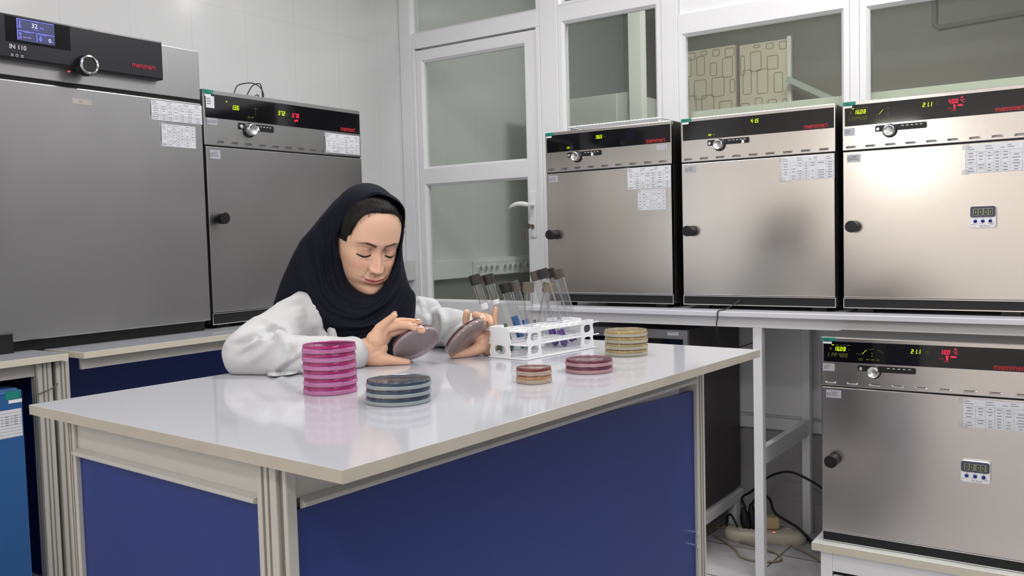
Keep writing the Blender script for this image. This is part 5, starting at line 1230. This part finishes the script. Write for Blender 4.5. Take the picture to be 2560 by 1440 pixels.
# --- white coat: arms and shoulders with folds laid on as ridges and hollows
def coat():
    ch = [[(CH+np.array([-.01, 0, .035]), .100), (SHR+.12*(CH-SHR), .064), (SHR, .061), (P(735, 815, 1.955), .060), (P(690, 845, 1.905), .060), (P(650, 868, 1.86), .058), (P(622, 880, 1.82), .0515), (P(618, 886, 1.81), .0500), (P(690, 891, 1.80), .0470), (P(780, 893, 1.805), .0425), (P(845, 889, 1.83), .0400), (P(876, 886, 1.848), .0385)],
          [(CH+np.array([-.01, 0, .035]), .100), (SHL+.12*(CH-SHL), .062), (SHL, .058), (P(1060, 822, 2.23), .056), (P(1072, 824, 2.19), .050), (P(1110, 819, 2.14), .045), (P(1150, 822, 2.09), .042), (P(1180, 828, 2.055), .040)],
          [(CH, .108), (.5*(CH+PV), .118), (PV, .142), (PV+np.array([.02, 0, -.10]), .150)],
          [(P(800, 800, 2.01), .038), (P(812, 835, 1.975), .034), (P(822, 870, 1.962), .032), (P(826, 912, 1.96), .035)],
          [(P(1030, 800, 2.17), .040), (P(1035, 870, 2.15), .045)],
          [(PV+np.array([.05, -.09, -.03]), .095), (np.array([1.62, -2.28, .575]), .085)], [(PV+np.array([.05, .09, -.03]), .095), (np.array([1.64, -2.03, .575]), .085)],
          [(P(648, 808, 1.90), .010), (P(668, 802, 1.91), .014), (P(690, 800, 1.925), .016)]]
    v, f, n = fuse(ch, .0034, 6, 20)
    FO = [  # (polyline, height mm, width mm)
     ([(583, 862, 1.80), (612, 848, 1.80), (640, 838, 1.81), (676, 820, 1.85)], 5.5, 9), ([(600, 876, 1.77), (640, 856, 1.79), (665, 842, 1.81), (690, 834, 1.84)], 6, 8),
     ([(592, 858, 1.79), (630, 848, 1.80), (660, 836, 1.82)], -5, 6), ([(606, 890, 1.76), (650, 860, 1.78), (668, 850, 1.80)], -4.5, 7), ([(620, 905, 1.76), (660, 880, 1.76), (700, 848, 1.80), (722, 838, 1.84)], 5.5, 10),
     ([(655, 846, 1.81), (664, 836, 1.83), (680, 833, 1.85), (690, 838, 1.85)], -6, 5), ([(690, 925, 1.77), (712, 895, 1.755), (724, 865, 1.77), (724, 842, 1.80)], 4.5, 9), ([(735, 850, 1.80), (734, 880, 1.765), (728, 905, 1.765)], -5, 7),
     ([(702, 928, 1.77), (735, 905, 1.76), (770, 885, 1.76)], -4, 7), ([(700, 915, 1.765), (730, 895, 1.757), (760, 872, 1.76)], 3.5, 7), ([(670, 815, 1.86), (700, 830, 1.86), (715, 845, 1.84)], -5, 8), ([(700, 812, 1.87), (730, 838, 1.87), (750, 862, 1.87)], 4, 9),
     ([(640, 800, 1.90), (680, 802, 1.89), (720, 830, 1.87)], 4.5, 8), ([(700, 760, 1.95), (735, 748, 1.94), (775, 748, 1.94), (800, 775, 1.96)], 3.0, 9), ([(715, 768, 1.93), (760, 760, 1.93), (788, 790, 1.94)], -3, 9), ([(770, 780, 1.94), (775, 830, 1.92), (765, 860, 1.93)], -5, 14), ([(795, 770, 1.96), (802, 800, 1.95), (800, 850, 1.94)], 4, 8),
     ([(1055, 760, 2.16), (1075, 790, 2.13), (1070, 830, 2.13)], -5, 8), ([(1090, 775, 2.12), (1110, 800, 2.09), (1105, 850, 2.10)], 4.5, 9), ([(1105, 860, 2.09), (1125, 825, 2.07), (1160, 790, 2.05)], -4.5, 7), ([(1112, 866, 2.08), (1135, 835, 2.06), (1165, 806, 2.04)], 4, 6), ([(1060, 748, 2.18), (1100, 762, 2.13), (1150, 778, 2.08)], 4, 10), ([(1045, 745, 2.17), (1058, 775, 2.14), (1050, 800, 2.14)], 4, 8)]
    for pl_, h, w_ in FO:
        pts = np.array([P(*q) for q in pl_]); pts = np.array(spl(pts, 6)); flat = lambda q: np.stack([(q-CAM)@RT, (q-CAM)@UP], -1); best = np.full(len(v), 9.0); tt = np.zeros(len(v))
        for i in range(len(pts)-1):
            a, b = pts[i], pts[i+1]; ab = b-a; fv, fa_, fb_ = flat(v), flat(a), flat(b); fab = fb_-fa_; t = np.clip(((fv-fa_)@fab)/(fab@fab+1e-12), 0, 1); d = np.linalg.norm(fv-(fa_+t[:, None]*fab), axis=1)+np.where(np.abs((v-a)@FW) > .13, 9, 0)+np.where(n@FW > .1, 9, 0)
            k = d < best; best[k] = d[k]; tt[k] = (i+t[k])/(len(pts)-1)
        # only the skin facing the crease moves; the fold fades toward both ends
        v = v+n*(2.1*h/1000.0*np.exp(-(best/(.85*w_/1000.0))**2)*np.clip(np.sin(PI*np.clip(tt, .04, .96)), .15, 1)**.6)[:, None]
    wob = np.array([mnoise.noise(Vector(p*Vector((1, 1, 1)).length*0+Vector(p))*1.0) if False else mnoise.noise(Vector((p[0]*22, p[1]*22, p[2]*30))) for p in v.tolist()])
    v = v+n*(wob*.0030)[:, None]; v = rest(v)
    mb = MB(); mb.add(v, f, 0, True)
    o = mesh_obj('lab_coat', mb, mat('white coat cloth', rgb(198, 199, 201), .9, spec=.15, sheen=.1, bump=(700, .12, .0006)), WO, sharp=False)
    cs_ = o.modifiers.new('soft', 'SMOOTH'); cs_.iterations = 2; cs_.factor = .4
    # loose sleeve hem lying on the table
    hm = MB(); vs = []
    for i in range(25):
        t = i/24; u = 668+100*t; zf = 934-2*math.sin(t*PI); lift = .006*abs(math.sin(t*7.0+.6))*(1-.3*t)
        a = on(u, 936+3.0*math.sin(t*5+.5), 2, TZ+.0012+lift*.8); b = on(u, 924, 2, TZ+.010); vs += [tuple(a), tuple(b)]
    hm.add(vs, [(2*i, 2*i+2, 2*i+3, 2*i+1) for i in range(24)], 0, True); h_ = mesh_obj('sleeve_hem', hm, MATS['white coat cloth'], o, sharp=False); so = h_.modifiers.new('t', 'SOLIDIFY'); so.thickness = .0015
    lp = MB(); ps_ = [[(826, 803, 1.936), (838, 824, 1.930), (845, 852, 1.930), (848, 905, 1.945)], [(812, 800, 1.945), (818, 830, 1.938), (820, 870, 1.930), (820, 910, 1.945)]]
    A_, B_ = [spl([P(*q) for q in l_], 5) for l_ in ps_]; vs = []
    for a, b in zip(A_, B_): vs += [a, .5*(a+b)-FW*.004, b]
    lp.add(vs, [(3*i+j, 3*i+j+1, 3*i+j+4, 3*i+j+3) for i in range(len(A_)-1) for j in (0, 1)], 0, True); l_ = mesh_obj('lapel', lp, MATS['white coat cloth'], o, sharp=False); so = l_.modifiers.new('t', 'SOLIDIFY'); so.thickness = .002
    return o
coat()
tr = [[(PV+np.array([.03, sy*.09, -.04]), .088), (np.array([1.70+.02*(sy > 0), -2.16+sy*.14, .56]), .072), (np.array([1.66+.02*(sy > 0), -2.17+sy*.15, .30]), .062), (np.array([1.63+.02*(sy > 0), -2.17+sy*.15, .10]), .055)] for sy in (-1, 1)]
v, f, _ = fuse(tr, .008, 3); mb = MB(); mb.add(v, f, 0, True); mesh_obj('trousers', mb, mat('dark trousers', rgb(34, 36, 48), .8), WO, sharp=False)
for sy in (-1, 1):
    v, f, _ = fuse([[(np.array([1.63+.02*(sy > 0), -2.17+sy*.15, .05]), .044), (np.array([1.70+.02*(sy > 0), -2.17+sy*.16, .042]), .040), (np.array([1.78+.02*(sy > 0), -2.17+sy*.165, .038]), .034)]], .006, 3)
    mb = MB(); v[:, 2] = np.maximum(v[:, 2], .001); mb.add(v, f, 0, True); mesh_obj('shoe', mb, M_black, WO, sharp=False)
st = thing('stool', 'round stool the seated person uses behind the table', 'stool', (1.25, -2.13, 0))
mb = MB(); mb.rev([(.001, .455), (.15, .455), (.165, .465), (.165, .485), (.15, .497), (.001, .50)], n=32); mesh_obj('seat', mb, M_black, st)
for k in range(4):
    a = PI/4+k*PI/2; mb = MB(); mb.cyl((.17*math.cos(a), .17*math.sin(a), 0), (.12*math.cos(a), .12*math.sin(a), .4545), .012, n=12); mesh_obj('leg', mb, M_chrome, st)
